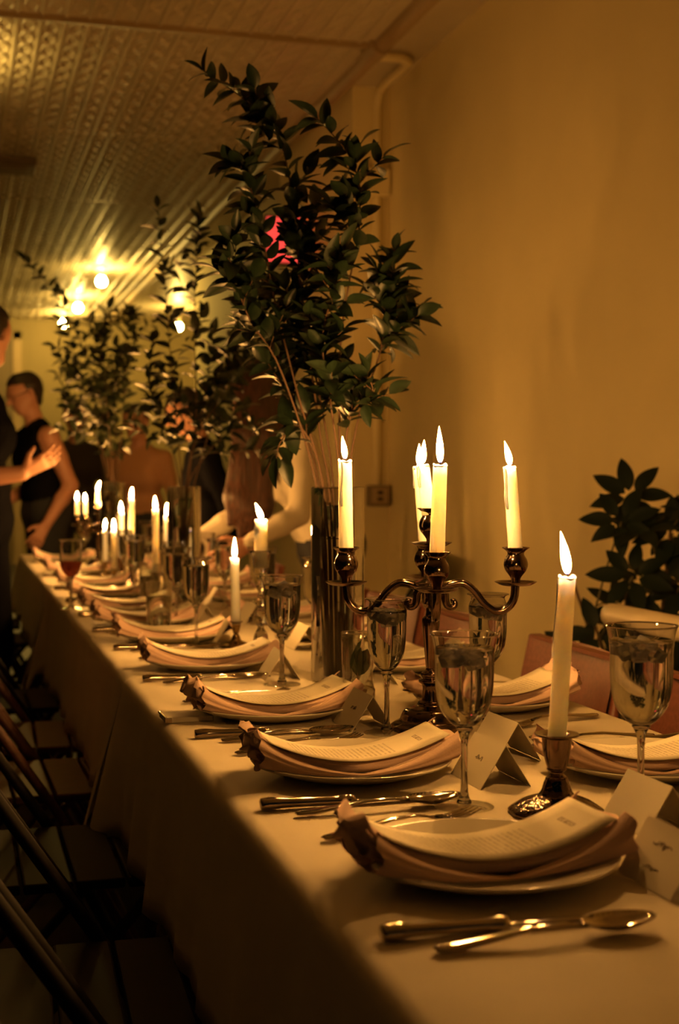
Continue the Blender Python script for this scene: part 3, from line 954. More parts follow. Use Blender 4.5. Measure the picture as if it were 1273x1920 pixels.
CUP = [(0.001, -0.058), (0.007, -0.058), (0.0075, -0.05), (0.011, -0.044), (0.017, -0.036), (0.0195, -0.027), (0.0175, -0.018), (0.0135, -0.011), (0.0145, -0.006), (0.0205, -0.0012), (0.0222, 0.0), (0.021, 0.0007), (0.014, -0.004), (0.0122, -0.009), (0.001, -0.010)]
PAN = [(0.001, -0.0615), (0.012, -0.0615), (0.024, -0.060), (0.031, -0.0565), (0.034, -0.0545), (0.0325, -0.0545), (0.022, -0.058), (0.001, -0.059)]
def candelabra(loc, rz, label):
    t = thing('candelabra', loc, rz, label, 'candelabra', 'five-light candelabras')
    base = [(0.001, 0.0), (0.062, 0.0), (0.066, 0.003), (0.064, 0.008), (0.056, 0.013), (0.050, 0.016), (0.046, 0.026), (0.040, 0.033), (0.030, 0.037), (0.022, 0.040), (0.018, 0.046), (0.001, 0.047)]
    MB().lathe(smooth_prof(base, 3), 48, lobes=12, amp=0.012).build('base', M['silver'], t)
    stem = [(0.016, 0.045), (0.0145, 0.052), (0.013, 0.065), (0.0145, 0.072), (0.019, 0.076), (0.019, 0.080), (0.014, 0.083), (0.0155, 0.087), (0.015, 0.091), (0.0085, 0.096), (0.0085, 0.105), (0.0125, 0.15), (0.0145, 0.172), (0.013, 0.18), (0.0085, 0.184), (0.008, 0.198), (0.012, 0.202), (0.009, 0.208), (0.012, 0.222), (0.018, 0.228), (0.026, 0.232), (0.028, 0.236), (0.018, 0.240), (0.010, 0.246), (0.009, 0.27), (0.012, 0.285), (0.008, 0.293)]
    MB().lathe(smooth_prof(stem, 3), 28).build('stem', M['silver'], t)
    # central raised light
    MB().lathe(smooth_prof(CUP, 3), 28, Matrix.Translation((0, 0, 0.355))).build('candle_cup', M['silver'], t)
    MB().lathe(smooth_prof(PAN, 3), 32, Matrix.Translation((0, 0, 0.355))).build('drip_pan', M['silver'], t)
    arm = [(0.012, 0, 0.225), (0.032, 0, 0.233), (0.052, 0, 0.235), (0.07, 0, 0.222), (0.086, 0, 0.202), (0.104, 0, 0.190), (0.121, 0, 0.194), (0.133, 0, 0.210), (0.136, 0, 0.236)]
    for k in range(4):
        R = Matrix.Rotation(k * PI / 2, 4, 'Z')
        p = catmull(arm, 4)
        MB().tube(p, [0.0072 - 0.001 * math.sin(PI * i / len(p)) for i in range(len(p))], 10, mtx=R).build('arm', M['silver'], t)
        C = R @ Matrix.Translation((0.136, 0, 0.292))
        MB().lathe(smooth_prof(CUP, 3), 28, C).build('candle_cup', M['silver'], t)
        MB().lathe(smooth_prof(PAN, 3), 32, C).build('drip_pan', M['silver'], t)
        R2 = Matrix.Rotation(k * PI / 2 + 0.0, 4, 'Z')
        sp = [(0.014, 0, 0.228), (0.022, 0, 0.22), (0.023, 0, 0.21), (0.026, 0, 0.199), (0.034, 0, 0.196), (0.039, 0, 0.201), (0.037, 0, 0.207), (0.032, 0, 0.206)]
        MB().tube(catmull(sp, 3), [0.0075 - 0.0002 * i for i in range(22)], 8, mtx=R2).build('scroll', M['silver'], t)
    return t
CB = Vector((0.736, 2.102, T + 0.001))
candelabra(CB, -YAW, 'tarnished silver five-light candelabra in the middle of the near table')
def cpos(k, r=0.136):
    a = -YAW + k * PI / 2
    return CB + Vector((r * math.cos(a), r * math.sin(a), 0))
zc = 0.292 - 0.010
candle(cpos(2) + Vector((0, 0, zc)), 0.148, 0.0112, 'tall ivory candle on the left arm of the near candelabra', 0.036, 0.0048, -0.12, tilt=(-0.002, 0), drips=2, seed=2)
candle(cpos(3) + Vector((0, 0, zc)), 0.140, 0.0110, 'ivory candle on the front arm of the near candelabra', 0.055, 0.0058, -0.03, tilt=(0.0045, -0.001), drips=0, seed=3)
candle(cpos(1) + Vector((0, 0, zc)), 0.139, 0.0105, 'ivory candle on the back arm of the near candelabra', 0.036, 0.0050, 0.0, tilt=(-0.012, 0.0), drips=2, seed=4)
candle(cpos(0) + Vector((0, 0, zc)), 0.138, 0.0110, 'leaning ivory candle with a wax run on the right candelabra arm', 0.038, 0.0056, -0.22, tilt=(-0.010, 0.002), drips=3, seed=5)
candle(CB + Vector((-0.004, 0, 0.345)), 0.078, 0.0108, 'short dripping candle on the raised centre of the near candelabra', 0.037, 0.0052, 0.05, tilt=(-0.009, 0.002), drips=4, seed=6)

STICK = [(0.001, 0.0), (0.052, 0.0), (0.0565, 0.002), (0.0555, 0.006), (0.047, 0.012), (0.036, 0.017), (0.025, 0.021), (0.0185, 0.027), (0.0155, 0.036), (0.0125, 0.044), (0.0085, 0.048), (0.0085, 0.051), (0.012, 0.0535), (0.0115, 0.056), (0.0135, 0.062), (0.0165, 0.076), (0.018, 0.089), (0.019, 0.0925), (0.026, 0.0945), (0.0268, 0.0962), (0.0255, 0.0968), (0.0135, 0.095), (0.012, 0.088), (0.001, 0.086)]
def stick_holder(loc, label, material='silver', prof=STICK, scale=None, lobes=10):
    t = thing('candlestick', loc, 0.2, label, 'candlestick', 'single candlesticks')
    cut = next(i for i, p in enumerate(prof) if p[1] >= 0.044 * (prof[-1][1] / 0.086))
    MB().lathe(smooth_prof(prof[:cut + 1], 3), 60, lobes=lobes, amp=0.025).build('base', M['beaded' if material == 'silver' else material], t)
    MB().lathe(smooth_prof(prof[cut:], 3), 32).build('socket', M[material], t)
    if scale: t.scale = scale
    return t
stick_holder((0.696, 1.530, T + 0.001), 'tarnished silver candlestick with a lobed foot, nearest to the camera')
candle((0.696, 1.530, T + 0.001 + 0.087), 0.197, 0.0107, 'long leaning ivory candle in the nearest silver candlestick', 0.051, 0.0062, -0.16, tilt=(0.0115, -0.003), drips=2, seed=8, weak=True)
stick_holder((0.648, 3.26, T + 0.001), 'low dark brass candlestick beside the crystal candlestick', 'brass', scale=(0.62, 0.62, 0.62))
candle((0.648, 3.26, T + 0.055), 0.155, 0.0108, 'slender ivory candle in the low brass candlestick', 0.048, 0.0055, 0.0, tilt=(-0.003, 0), drips=1, seed=9)
# crystal baluster candlestick
cr = thing('candlestick', (0.662, 3.045, T + 0.001), 0, 'tall cut crystal candlestick between two goblets', 'candlestick', 'single candlesticks')
CRY = [(0.001, 0.0), (0.036, 0.0), (0.037, 0.004), (0.028, 0.012), (0.019, 0.03), (0.015, 0.052), (0.0075, 0.066), (0.0075, 0.072), (0.018, 0.085), (0.019, 0.095), (0.010, 0.108), (0.0065, 0.112), (0.014, 0.122), (0.0145, 0.130), (0.007, 0.140), (0.0065, 0.150), (0.010, 0.158), (0.0095, 0.168), (0.0065, 0.175), (0.012, 0.182), (0.014, 0.188)]
MB().lathe(smooth_prof(CRY, 2), 12, smooth=False).build('stem', M['crystal'], cr)
MB().lathe(smooth_prof([(0.001, 0.188), (0.014, 0.189), (0.017, 0.198), (0.0185, 0.22), (0.024, 0.238), (0.0225, 0.239), (0.016, 0.222), (0.0145, 0.205), (0.001, 0.2)], 3), 24, lobes=8, amp=0.05).build('candle_cup', M['crystal'], cr)
candle((0.662, 3.045, T + 0.203), 0.105, 0.0145, 'thick dripping candle stub in the crystal candlestick', 0.036, 0.0065, -0.35, tilt=(0.001, 0), drips=5, seed=10)
# farther candles along the table
far = [  # x, y, top height above table, holder kind, label
    (0.632, 4.52, 0.30, 'tall', 'ivory candle, nearer of the two before the middle tall vase'),
    (0.69, 4.66, 0.275, 'tall', 'ivory candle, farther of the two before the middle tall vase'),
    (0.635, 5.18, 0.325, 'tall', 'tallest ivory candle in the crowded candle group left of the middle vase'),
    (0.62, 5.38, 0.268, 'tall', 'ivory candle just left of the tallest one in the crowded group'),
    (0.578, 5.26, 0.205, 'low', 'shorter ivory candle below the tallest one in the crowded group'),
    (0.60, 5.78, 0.19, 'low', 'low ivory candle in front of the far candelabra'),
]
for i, (x, y, h, kd, lb) in enumerate(far):
    if kd == 'tall':
        stick_holder((x, y, T + 0.001), ['silver candlestick under the nearer candle before the middle tall vase', 'silver candlestick under the farther candle before the middle tall vase', 'silver candlestick under the tallest candle of the crowded group', 'silver candlestick left of the tallest candle of the crowded group', '', ''][i])
        candle((x, y, T + 0.088), h - 0.088, 0.0108, lb, 0.040, 0.006, 0.05 * (i % 3 - 1), seed=20 + i, drips=1)
    else:
        stick_holder((x, y, T + 0.001), ['', '', '', '', 'low brass candlestick beneath the shorter candle of the crowded group', 'low brass candlestick in front of the far candelabra'][i], 'brass', scale=(0.62, 0.62, 0.62))
        candle((x, y, T + 0.055), h - 0.055, 0.0105, lb, 0.040, 0.006, 0, seed=20 + i)
C2 = Vector((0.64, 6.5, T + 0.001))
cb2 = candelabra(C2, 0.45, 'silver five-light candelabra near the far end of the table')
cb2.scale = (0.8, 0.8, 0.8)
for k in range(4):
    a = 0.45 + k * PI / 2
    p = C2 + Vector((0.109 * math.cos(a), 0.109 * math.sin(a), 0.226))
    candle(p, 0.055 + 0.008 * k, 0.0095, 'candle on the %s arm of the far candelabra' % ['wall-side', 'far', 'aisle-side', 'near'][k], 0.038, 0.006, 0.1 * (k - 1.5), seed=30 + k)
candle(C2 + Vector((0, 0, 0.276)), 0.065, 0.0095, 'candle on the raised centre of the far candelabra', 0.042, 0.006, 0.25, seed=36)

# ------------------------------------------------------------------ vases and greenery
def cyl_vase(loc, H, R, wl, label):
    t = thing('glass_vase', loc, 0, label, 'vase', 'tall glass cylinder vases')
    pr = [(0.001, 0.012), (R - 0.006, 0.012), (R - 0.004, 0.016), (R - 0.004, H - 0.001), (R - 0.002, H), (R, H - 0.001), (R, 0.004), (R - 0.004, 0.0), (0.001, 0.0)]
    MB().lathe(pr, 48).build('wall', M['solid_glass'], t)
    MB().lathe([(0.001, 0.0115), (R - 0.0036, 0.0115), (R - 0.0036, wl), (0.001, wl)], 48).build('water', M['water'], t)
    MB().tube([((R - 0.002) * math.cos(a), (R - 0.002) * math.sin(a), H) for a in [2 * PI * i / 40 for i in range(41)]], 0.0013, 6, caps=False).build('rim', M['crystal'], t)
    return t
V1 = Vector((0.735, 2.66, T + 0.001)); V2 = Vector((0.70, 4.36, T + 0.001)); V3 = Vector((0.66, 6.05, T + 0.001))
cyl_vase(V1, 0.385, 0.053, 0.29, 'tall clear glass cylinder vase holding the nearest tall branches')
cyl_vase(V2, 0.375, 0.053, 0.25, 'tall clear glass cylinder vase in the middle of the long table')
cyl_vase(V3, 0.385, 0.053, 0.25, 'tall clear glass cylinder vase farthest down the table')
# small bud vase with two green leaves
bud = thing('bud_vase', (0.667, 2.285, T + 0.001), 0, 'small clear bud vase with green leaves before the tall vase', 'vase')
MB().lathe(smooth_prof([(0.001, 0.004), (0.024, 0.003), (0.03, 0.012), (0.031, 0.03), (0.0275, 0.048), (0.026, 0.06), (0.0275, 0.09), (0.0285, 0.138)], 3), 32).build('wall', M['vase_glass'], bud)
MB().tube([(0.0285 * math.cos(a), 0.0285 * math.sin(a), 0.138) for a in [2 * PI * i / 32 for i in range(33)]], 0.0009, 6, caps=False).build('rim', M['crystal'], bud)
MB().lathe(smooth_prof([(0.001, 0.005), (0.023, 0.0045), (0.0285, 0.013), (0.0295, 0.03), (0.0275, 0.044), (0.001, 0.0445)], 3), 32).build('water', M['water'], bud)

def leaf_mesh(name, L, W, fold, curl, material, nu=7):
    vs, fs = [], []
    for i in range(nu + 1):
        t = i / nu
        w = W * (math.sin(PI * t ** 0.85) ** 0.8) * (1 - 0.1 * t) + 0.0003
        zc_ = -curl * L * t * t
        for v in (-1, -0.5, 0, 0.5, 1):
            vs.append((w * v, L * t, zc_ + fold * abs(w * v) - 0.06 * L * (1 - abs(v)) * 0))
    for i in range(nu):
        for j in range(4):
            fs.append((i * 5 + j, i * 5 + j + 1, (i + 1) * 5 + j + 1, (i + 1) * 5 + j))
    # give it body: a second skin just below
    n = len(vs)
    vs2 = [(x, y, z - 0.0004) for x, y, z in vs]
    fs2 = [tuple(n + q for q in reversed(f)) for f in fs]
    return MB().add(vs + vs2, fs + fs2, True).mesh(name, material)
LEAF = [leaf_mesh('leaf', 0.047, 0.0115, 0.35, 0.25, M['leaf']), leaf_mesh('leaf', 0.042, 0.0125, 0.2, 0.4, M['leaf']), leaf_mesh('leaf', 0.036, 0.0085, 0.4, 0.1, M['leaf']), leaf_mesh('leaf', 0.050, 0.0125, 0.25, 0.35, M['leaf'])]
LEAF2 = [leaf_mesh('leaf', 0.047, 0.012, 0.35, 0.25, M['leaf2']), leaf_mesh('leaf', 0.042, 0.0135, 0.2, 0.4, M['leaf2'])]
def add_leaf(root, pos, direc, rnd, scale, meshes):
    d = direc.normalized()
    up = Vector((rnd.gauss(0, 0.5), rnd.gauss(0, 0.5), 1))
    x = d.cross(up)
    if x.length < 1e-3: x = Vector((1, 0, 0))
    x.normalize(); z = x.cross(d)
    o = bpy.data.objects.new('leaf', rnd.choice(meshes)); COL.objects.link(o)
    o.parent = root
    m = Matrix((x, d, z)).transposed().to_4x4()
    o.matrix_local = Matrix.Translation(pos) @ m @ Matrix.Scale(scale, 4)
def branch(base, pts, nleaf, label, group, seed, start=0.3, r0=0.0029, twigs=4, twl=0.13, scale=1.0, meshes=LEAF):
    """pts: (camera-right, depth, height) offsets in metres from the vase foot"""
    rnd = random.Random(seed)
    root = thing('leafy_branch', base, 0, label, 'branch', group)
    P = [RIGHT * a + FWD * b + Vector((0, 0, c)) for a, b, c in pts]
    C = catmull(P, 6)
    n = len(C)
    mb = MB()
    mb.tube(C, [r0 * (1 - 0.75 * i / (n - 1)) for i in range(n)], 6)
    lines = [C[int(n * start):]]
    for k in range(twigs):
        i = int(n * (start + (0.86 - start) * (k + 0.5) / twigs))
        tdir = (C[min(i + 1, n - 1)] - C[i - 1]).normalized()
        side = Vector((rnd.gauss(0, 1), rnd.gauss(0, 1), rnd.gauss(0, 0.4)))
        side = (side - tdir * side.dot(tdir)).normalized()
        L = twl * rnd.uniform(0.6, 1.25) * (1 - 0.6 * (k + 0.5) / twigs)
        q = [C[i], C[i] + (tdir * 0.5 + side * 0.6) * L * 0.5, C[i] + (tdir * 0.55 + side * 0.85 + Vector((0, 0, 0.15))) * L]
        q = catmull(q, 5)
        mb.tube(q, [r0 * 0.42 * (1 - 0.6 * a / (len(q) - 1)) for a in range(len(q))], 5)
        lines.append(q[2:])
    mb.build('stem', M['stem'], root)
    tot = sum(sum((l[i + 1] - l[i]).length for i in range(len(l) - 1)) for l in lines)
    for l in lines:
        ln = sum((l[i + 1] - l[i]).length for i in range(len(l) - 1))
        m_ = max(3, round(nleaf * ln / tot))
        az = rnd.uniform(0, 6)
        for j in range(m_):
            u = (j + rnd.uniform(0.2, 0.8)) / m_ * (len(l) - 1)
            i = min(int(u), len(l) - 2)
            p = l[i].lerp(l[i + 1], u - i)
            td = (l[i + 1] - l[i]).normalized()
            az += 2.4
            ref = Vector((0, 0, 1)) if abs(td.z) < 0.9 else Vector((1, 0, 0))
            a = td.cross(ref).normalized(); b = td.cross(a)
            sd = a * math.cos(az) + b * math.sin(az)
            add_leaf(root, p, td * 0.55 + sd * 0.85 + Vector((0, 0, rnd.uniform(-0.1, 0.35))), rnd, scale * rnd.uniform(0.75, 1.15), meshes)
        add_leaf(root, l[-1], (l[-1] - l[-2]), rnd, scale, meshes)
    return root

def px_branch(px_pts, vase_px, d, depth):
    """picture-plane sketch of a stem at distance d turned into metre offsets from the vase foot"""
    out = []
    n = len(px_pts)
    for i, (x, y) in enumerate(px_pts):
        t = i / (n - 1)
        dd = d + depth * t
        out.append(((x - vase_px) / 2600.0 * dd + (vase_px - 636.5) / 2600.0 * (dd - d), depth * t, 1.155 + (896 - y) / 2600.0 * dd - T))
    return out
d1 = V1.dot(FWD)
B1 = [
    ([(628, 1270), (622, 950), (604, 830), (585, 690), (566, 560), (556, 420), (528, 270), (470, 200), (385, 140)], 0.10, 62, 7, 'longest leafy branch of the near vase, arching up to the ceiling on the aisle side'),
    ([(640, 1275), (640, 940), (638, 800), (640, 650), (655, 540), (674, 440), (674, 350), (652, 290), (598, 228)], -0.06, 34, 4, 'leafy branch of the near vase curling back at its thin forked top'),
    ([(646, 1272), (652, 940), (675, 780), (712, 670), (728, 590), (737, 530), (742, 470)], 0.12, 46, 6, 'bare-stemmed branch of the near vase leaning out to the wall side'),
    ([(622, 1268), (612, 940), (560, 740), (516, 560), (492, 430), (462, 330), (432, 308)], 0.02, 36, 4, 'thin branch of the near vase reaching up beside the longest one'),
    ([(625, 1272), (600, 940), (530, 700), (470, 600), (445, 520), (446, 440)], -0.08, 30, 4, 'branch of the near vase spreading low toward the aisle'),
    ([(634, 1270), (628, 930), (600, 740), (572, 600), (574, 480), (590, 390)], 0.16, 56, 6, 'dense leafy branch in the middle of the near bunch'),
    ([(640, 1270), (640, 930), (622, 760), (606, 640), (630, 540), (648, 470)], -0.14, 46, 6, 'dense leafy branch at the front of the near bunch'),
    ([(630, 1272), (606, 950), (570, 800), (530, 690), (500, 600), (478, 530)], 0.2, 40, 5, 'bushy branch at the back of the near bunch'),
    ([(622, 1265), (608, 940), (592, 850), (560, 800), (528, 830), (520, 860)], -0.04, 14, 2, 'short drooping sprig over the rim of the near vase'),
    ([(640, 1272), (644, 930), (650, 830), (664, 770), (700, 740), (690, 700)], -0.1, 22, 3, 'short sprig above the left candelabra candle'),
]
for i, (p, dep, nl, tw, lb) in enumerate(B1):
    branch(V1, px_branch(p, 635, d1, dep), int(nl * 2.2), lb, 'branches in the near vase', 100 + i, start=(0.38, 0.58, 0.5, 0.42, 0.42, 0.36, 0.36, 0.36, 0.45, 0.45)[i], twigs=tw + 2, twl=0.095, scale=1.25)
d2 = V2.dot(FWD)
B2 = [
    ([(322, 1050), (322, 920), (312, 800), (300, 660), (290, 520), (278, 392)], 0.1, 34, 4, 'upright branch of the middle vase topped by a two-leaf tip'),
    ([(328, 1050), (332, 920), (348, 770), (345, 600), (350, 490), (354, 412)], -0.05, 34, 4, 'upright branch of the middle vase, close beside the tallest'),
    ([(326, 1050), (342, 920), (385, 770), (420, 640), (440, 540), (460, 500)], 0.1, 34, 5, 'branch of the middle vase leaning toward the wall'),
    ([(326, 1050), (328, 920), (350, 820), (400, 740), (440, 690), (480, 660)], -0.15, 30, 5, 'low spreading branch of the middle vase on the wall side'),
    ([(320, 1050), (318, 920), (300, 830), (270, 760), (262, 700), (270, 640)], 0.2, 28, 4, 'low branch of the middle vase on the aisle side'),
    ([(325, 1050), (330, 920), (340, 840), (360, 760), (372, 690), (380, 630)], 0.0, 34, 5, 'dense middle branch of the middle vase'),
    ([(325, 1050), (330, 920), (370, 850), (400, 820), (430, 800), (440, 770)], 0.1, 24, 4, 'short sprig bending low over the middle vase'),
]
for i, (p, dep, nl, tw, lb) in enumerate(B2):
    branch(V2, px_branch(p, 325, d2, dep), int(nl * 2.0), lb, 'branches in the middle vase', 200 + i, twigs=tw, twl=0.17, scale=1.25, start=0.34, meshes=LEAF + LEAF2)
d3 = V3.dot(FWD)
B3 = [
    ([(218, 1010), (216, 920), (200, 760), (160, 640), (120, 560), (60, 490)], 0.1, 34, 4, 'branch of the far vase arching out over the aisle'),
    ([(222, 1010), (222, 920), (212, 780), (200, 680), (205, 620), (215, 580)], -0.2, 40, 6, 'dense middle branch of the far vase'),
    ([(222, 1010), (226, 920), (240, 780), (245, 690), (250, 620), (262, 590)], 0.1, 36, 6, 'wall-side branch of the far vase'),
    ([(218, 1010), (214, 920), (186, 800), (165, 720), (150, 670), (140, 630)], 0.2, 34, 5, 'aisle-side bushy branch of the far vase'),
    ([(220, 1010), (218, 920), (200, 840), (170, 800), (140, 770), (128, 730)], -0.1, 26, 4, 'low aisle-side sprig of the far vase'),
    ([(222, 1010), (222, 920), (226, 840), (226, 760), (230, 700), (228, 650)], 0.3, 40, 6, 'dense rear branch of the far vase'),
]
for i, (p, dep, nl, tw, lb) in enumerate(B3):
    branch(V3, px_branch(p, 220, d3, dep), int(nl * 2.4), lb, 'branches in the far vase', 300 + i, twigs=tw, twl=0.2, scale=1.3, start=0.34, meshes=LEAF2)
# leaves in the bud vase
rb = random.Random(9)
sprig = thing('leaf_sprig', (0.667, 2.285, T + 0.001), 0, 'green leaf sprig standing in the small bud vase', 'sprig')
MB().tube([(0.004, 0, 0.02), (0, 0, 0.06), (-0.004, 0.002, 0.10)], 0.0016, 6).build('stem', M['stem'], sprig)
for (a, z, s) in ((PI + 0.3, 0.066, 1.2), (-0.2, 0.062, 1.25), (PI / 2, 0.08, 1.0), (-PI / 2 - 0.4, 0.075, 0.9)):
    add_leaf(sprig, Vector((0, 0, z)), Vector((math.cos(a) * 0.25, math.sin(a) * 0.25, 1)), rb, s, LEAF2)

# umbrella plant by the wall
up_ = thing('umbrella_plant', (1.95, 3.68, 0), 0, 'dark potted umbrella plant standing against the wall', 'plant')
pot = MB().lathe(smooth_prof([(0.001, 0), (0.13, 0), (0.14, 0.02), (0.17, 0.26), (0.18, 0.29), (0.165, 0.29), (0.15, 0.25), (0.001, 0.25)], 2), 32).build('pot', M['pot'], up_)
MB().lathe([(0.001, 0.262), (0.155, 0.26), (0.15, 0.24), (0.001, 0.24)], 24).build('soil', M['soil'], up_)
UL = [leaf_mesh('leaf', 0.112, 0.027, 0.15, 0.18, M['rubber_leaf'], 8), leaf_mesh('leaf', 0.10, 0.025, 0.2, 0.3, M['rubber_leaf'], 8)]
ru = random.Random(21)
def whorl(pos, axis, n, sc, spread=1.0, ph=0.0):
    ax = axis.normalized()
    a = ax.cross(Vector((0.3, 0.2, 1))).normalized(); b = ax.cross(a)
    for k in range(n):
        an = ph + 2 * PI * k / n + ru.uniform(-0.1, 0.1)
        d = (a * math.cos(an) + b * math.sin(an)) * spread + ax * 0.28
        d.normalize()
        x = d.cross(ax).normalized(); z = x.cross(d)
        o = bpy.data.objects.new('leaf', ru.choice(UL)); COL.objects.link(o); o.parent = up_
        o.matrix_local = Matrix.Translation(pos + d * 0.02) @ Matrix((x, d, z)).transposed().to_4x4() @ Matrix.Scale(sc * ru.uniform(0.85, 1.1), 4)
stems = []
sm = MB(); pm = MB()
for k in range(6):
    a = k * 1.05 + 0.4
    base = Vector((0.05 * math.cos(a), 0.05 * math.sin(a), 0.25))
    top = Vector((0.22 * math.cos(a), 0.20 * math.sin(a), 0.72 + 0.36 * ((k * 37) % 10) / 10))
    c = catmull([base, base.lerp(top, 0.5) + Vector((0, 0, 0.05)), top], 6)
    sm.tube(c, [0.009 - 0.005 * i / (len(c) - 1) for i in range(len(c))], 8)
    stems.append(c)
camdir = Vector((-0.55, -0.8, 0.25))
for c in stems:
    for j in range(4):
        p = c[int((0.4 + 0.2 * j) * (len(c) - 1))]
        side = Vector((ru.gauss(0, 1), ru.gauss(0, 1), 0.6)).normalized() * ru.uniform(0.1, 0.22)
        e = p + side
        if e.dot(RIGHT) < -0.08 or e.x > 0.2: continue
        pm.tube(catmull([p, p.lerp(e, 0.5) + Vector((0, 0, 0.03)), e], 4), 0.0028, 5)
        whorl(e, (camdir * 0.5 + side * 2 + Vector((0, 0, 0.6))), 7, ru.uniform(0.8, 1.05), 1.0, ru.uniform(0, 6))
# the whorls that stand out against the wall
for (right, dep, z, n, ph) in ((-0.06, -0.1, 1.10, 7, 0.55), (0.17, -0.1, 1.08, 6, 0.1), (0.0, -0.26, 0.74, 7, 0.1), (0.14, -0.26, 0.7, 7, 0.9), (0.28, -0.24, 0.68, 7, 0.3), (0.06, -0.28, 0.6, 7, 0.7), (0.2, -0.28, 0.56, 7, 0.2), (0.3, -0.2, 0.86, 7, 0.5), (-0.04, -0.24, 0.62, 7, 0.4), (0.12, -0.2, 1.0, 7, 0.75), (-0.10, -0.16, 1.03, 7, 0.9), (0.04, -0.18, 1.0, 7, 0.5), (-0.17, -0.2, 0.72, 5, 0.2), (-0.2, -0.1, 0.64, 5, 0.8), (0.2, -0.2, 0.95, 7, 0.3), (0.05, -0.22, 0.85, 7, 0.6), (0.22, -0.22, 0.8, 7, 0.6), (-0.08, -0.22, 0.88, 7, 0.2)):
    e = RIGHT * right + FWD * dep + Vector((0, 0, z))
    p = min((q for c in stems for q in c), key=lambda q: (q - (e - Vector((0, 0, 0.18)))).length)
    pm.tube(catmull([p, p.lerp(e, 0.5) + Vector((0, 0, 0.01)), e], 4), 0.003, 5)
    whorl(e, camdir + Vector((0, 0, 0.25)), n, 0.92, 1.0, ph)
sm.build('stem', M['stem'], up_)
po = pm.build('leaf_stalks', M['petiole'], up_); po['kind'] = 'stuff'

# ------------------------------------------------------------------ small box on the table edge
nb = thing('flat_box', (0.372, 2.30, T + 0.001), 0.03, 'flat cream box lying at the table edge beside the third plate', 'box')
MB().box((-0.04, -0.032, 0), (0.04, 0.032, 0.009), bevel=0.0012).build('body', M['card'], nb)
MB().box((-0.042, -0.034, 0.007), (-0.039, 0.034, 0.0105), bevel=0.0005).box((-0.042, -0.0345, -0.0), (-0.03, -0.0315, 0.009), bevel=0.0005).build('metal_edge', M['steel'], nb)

# ------------------------------------------------------------------ chairs
def folding_chair(loc, rz, label, wood='wood', group='folding chairs on the wall side', rail=((0.02, 0.42), (-0.17, 0.70))):
    """faces local +x; back rest at x = -0.22"""
    t = thing('folding_chair', loc, rz, label, 'chair', group)
    W = 0.22
    for s in (-1, 1):
        MB().tube([(0.24, s * W, 0), (rail[0][0], s * W, rail[0][1]), (rail[1][0], s * W, rail[1][1]), (-0.22, s * W, 0.795)], [0.016] * 4, 8, flat=0.7).build('front_leg', M[wood], t)
        MB().tube([(-0.24, s * (W - 0.035), 0), (0.17, s * (W - 0.035), 0.44)], [0.015] * 2, 8, flat=0.7).build('back_leg', M[wood], t)
    MB().grid(lambda u, v: (-0.205 + 0.0 * u - 0.035 * math.sin(PI * v) - 0.03 * (u - 0.5), -W - 0.012 + (2 * W + 0.024) * v, 0.655 + 0.14 * u), 4, 12).grid(lambda u, v: (-0.188 - 0.035 * math.sin(PI * v) - 0.03 * (u - 0.5), -W - 0.012 + (2 * W + 0.024) * (1 - v), 0.655 + 0.14 * u), 4, 12).box((-0.23, -W - 0.012, 0.789), (-0.205, W + 0.012, 0.797)).build('backrest', M[wood], t)
    for k in range(4):
        x = -0.16 + k * 0.09
        MB().box((x, -W + 0.02, 0.438), (x + 0.084, W - 0.02, 0.456), bevel=0.004).build('seat_slat', M[wood], t)
    MB().tube([(0.20, -W, 0.10), (0.20, W, 0.10)], 0.009, 8).tube([(-0.2, -W + 0.035, 0.06), (-0.2, W - 0.035, 0.06)], 0.009, 8).build('crossbar', M[wood], t)
    return t
ch0 = folding_chair((1.06, 2.14, 0), PI, 'red-brown wooden folding chair tucked in behind the nearest goblet, first along the wall side', rail=((-0.10, 0.42), (-0.19, 0.62)))
for i, y in enumerate((2.72, 3.42, 3.95, 4.5, 5.7, 6.9)):
    dup(ch0, (1.06, y, 0), PI + 0.03 * (i % 3 - 1), '%s red-brown folding chair from the front along the wall side of the table' % ORD[i + 1].capitalize().lower())
cd0 = folding_chair((0.20, 1.35, 0), 0, 'shade-darkened wooden folding chair, first from the front along the aisle side', 'dark_shaded_wood', 'folding chairs on the aisle side')
folding_chair((0.19, 3.30, 0), 0.02, 'folding chair in paler brown, as if its seat were lit, below the cloth seam', 'lit_seat_wood', 'folding chairs on the aisle side')
folding_chair((0.19, 3.86, 0), -0.03, 'brown wooden folding chair behind the one below the cloth seam', 'lit_seat_wood', 'folding chairs on the aisle side')
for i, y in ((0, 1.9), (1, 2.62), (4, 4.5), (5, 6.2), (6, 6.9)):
    dup(cd0, (0.20 - 0.02 * (i % 2), y, 0), 0.04 * (i % 3 - 1), 'shade-darkened wooden folding chair, %s from the front along the aisle side' % ORD[i + 1], 'folding chairs on the aisle side')
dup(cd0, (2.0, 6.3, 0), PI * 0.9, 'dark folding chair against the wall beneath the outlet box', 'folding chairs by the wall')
bench = thing('bench', (1.5, 2.555, 0), 0, 'cream bench with a rounded top rail between the table chairs and the plant', 'bench')
MB().tube(catmull([(0, 0.40, 0.828), (0, 0.412, 0.83), (0, 0.0, 0.83), (0, -0.6, 0.83), (0, -0.612, 0.828)], 4), [0.014, 0.022, 0.026, 0.028] + [0.028] * 10 + [0.026, 0.022, 0.012], 14).build('top_rail', M['cream_paint'], bench)
for y in (0.3, -0.5):
    MB().tube([(0.02, y, 0.0), (0.0, y, 0.82)], 0.018, 10).build('leg', M['dark_shaded_wood'], bench)
    MB().tube([(0.40, y, 0.0), (0.38, y, 0.44)], 0.018, 10).build('leg', M['dark_shaded_wood'], bench)
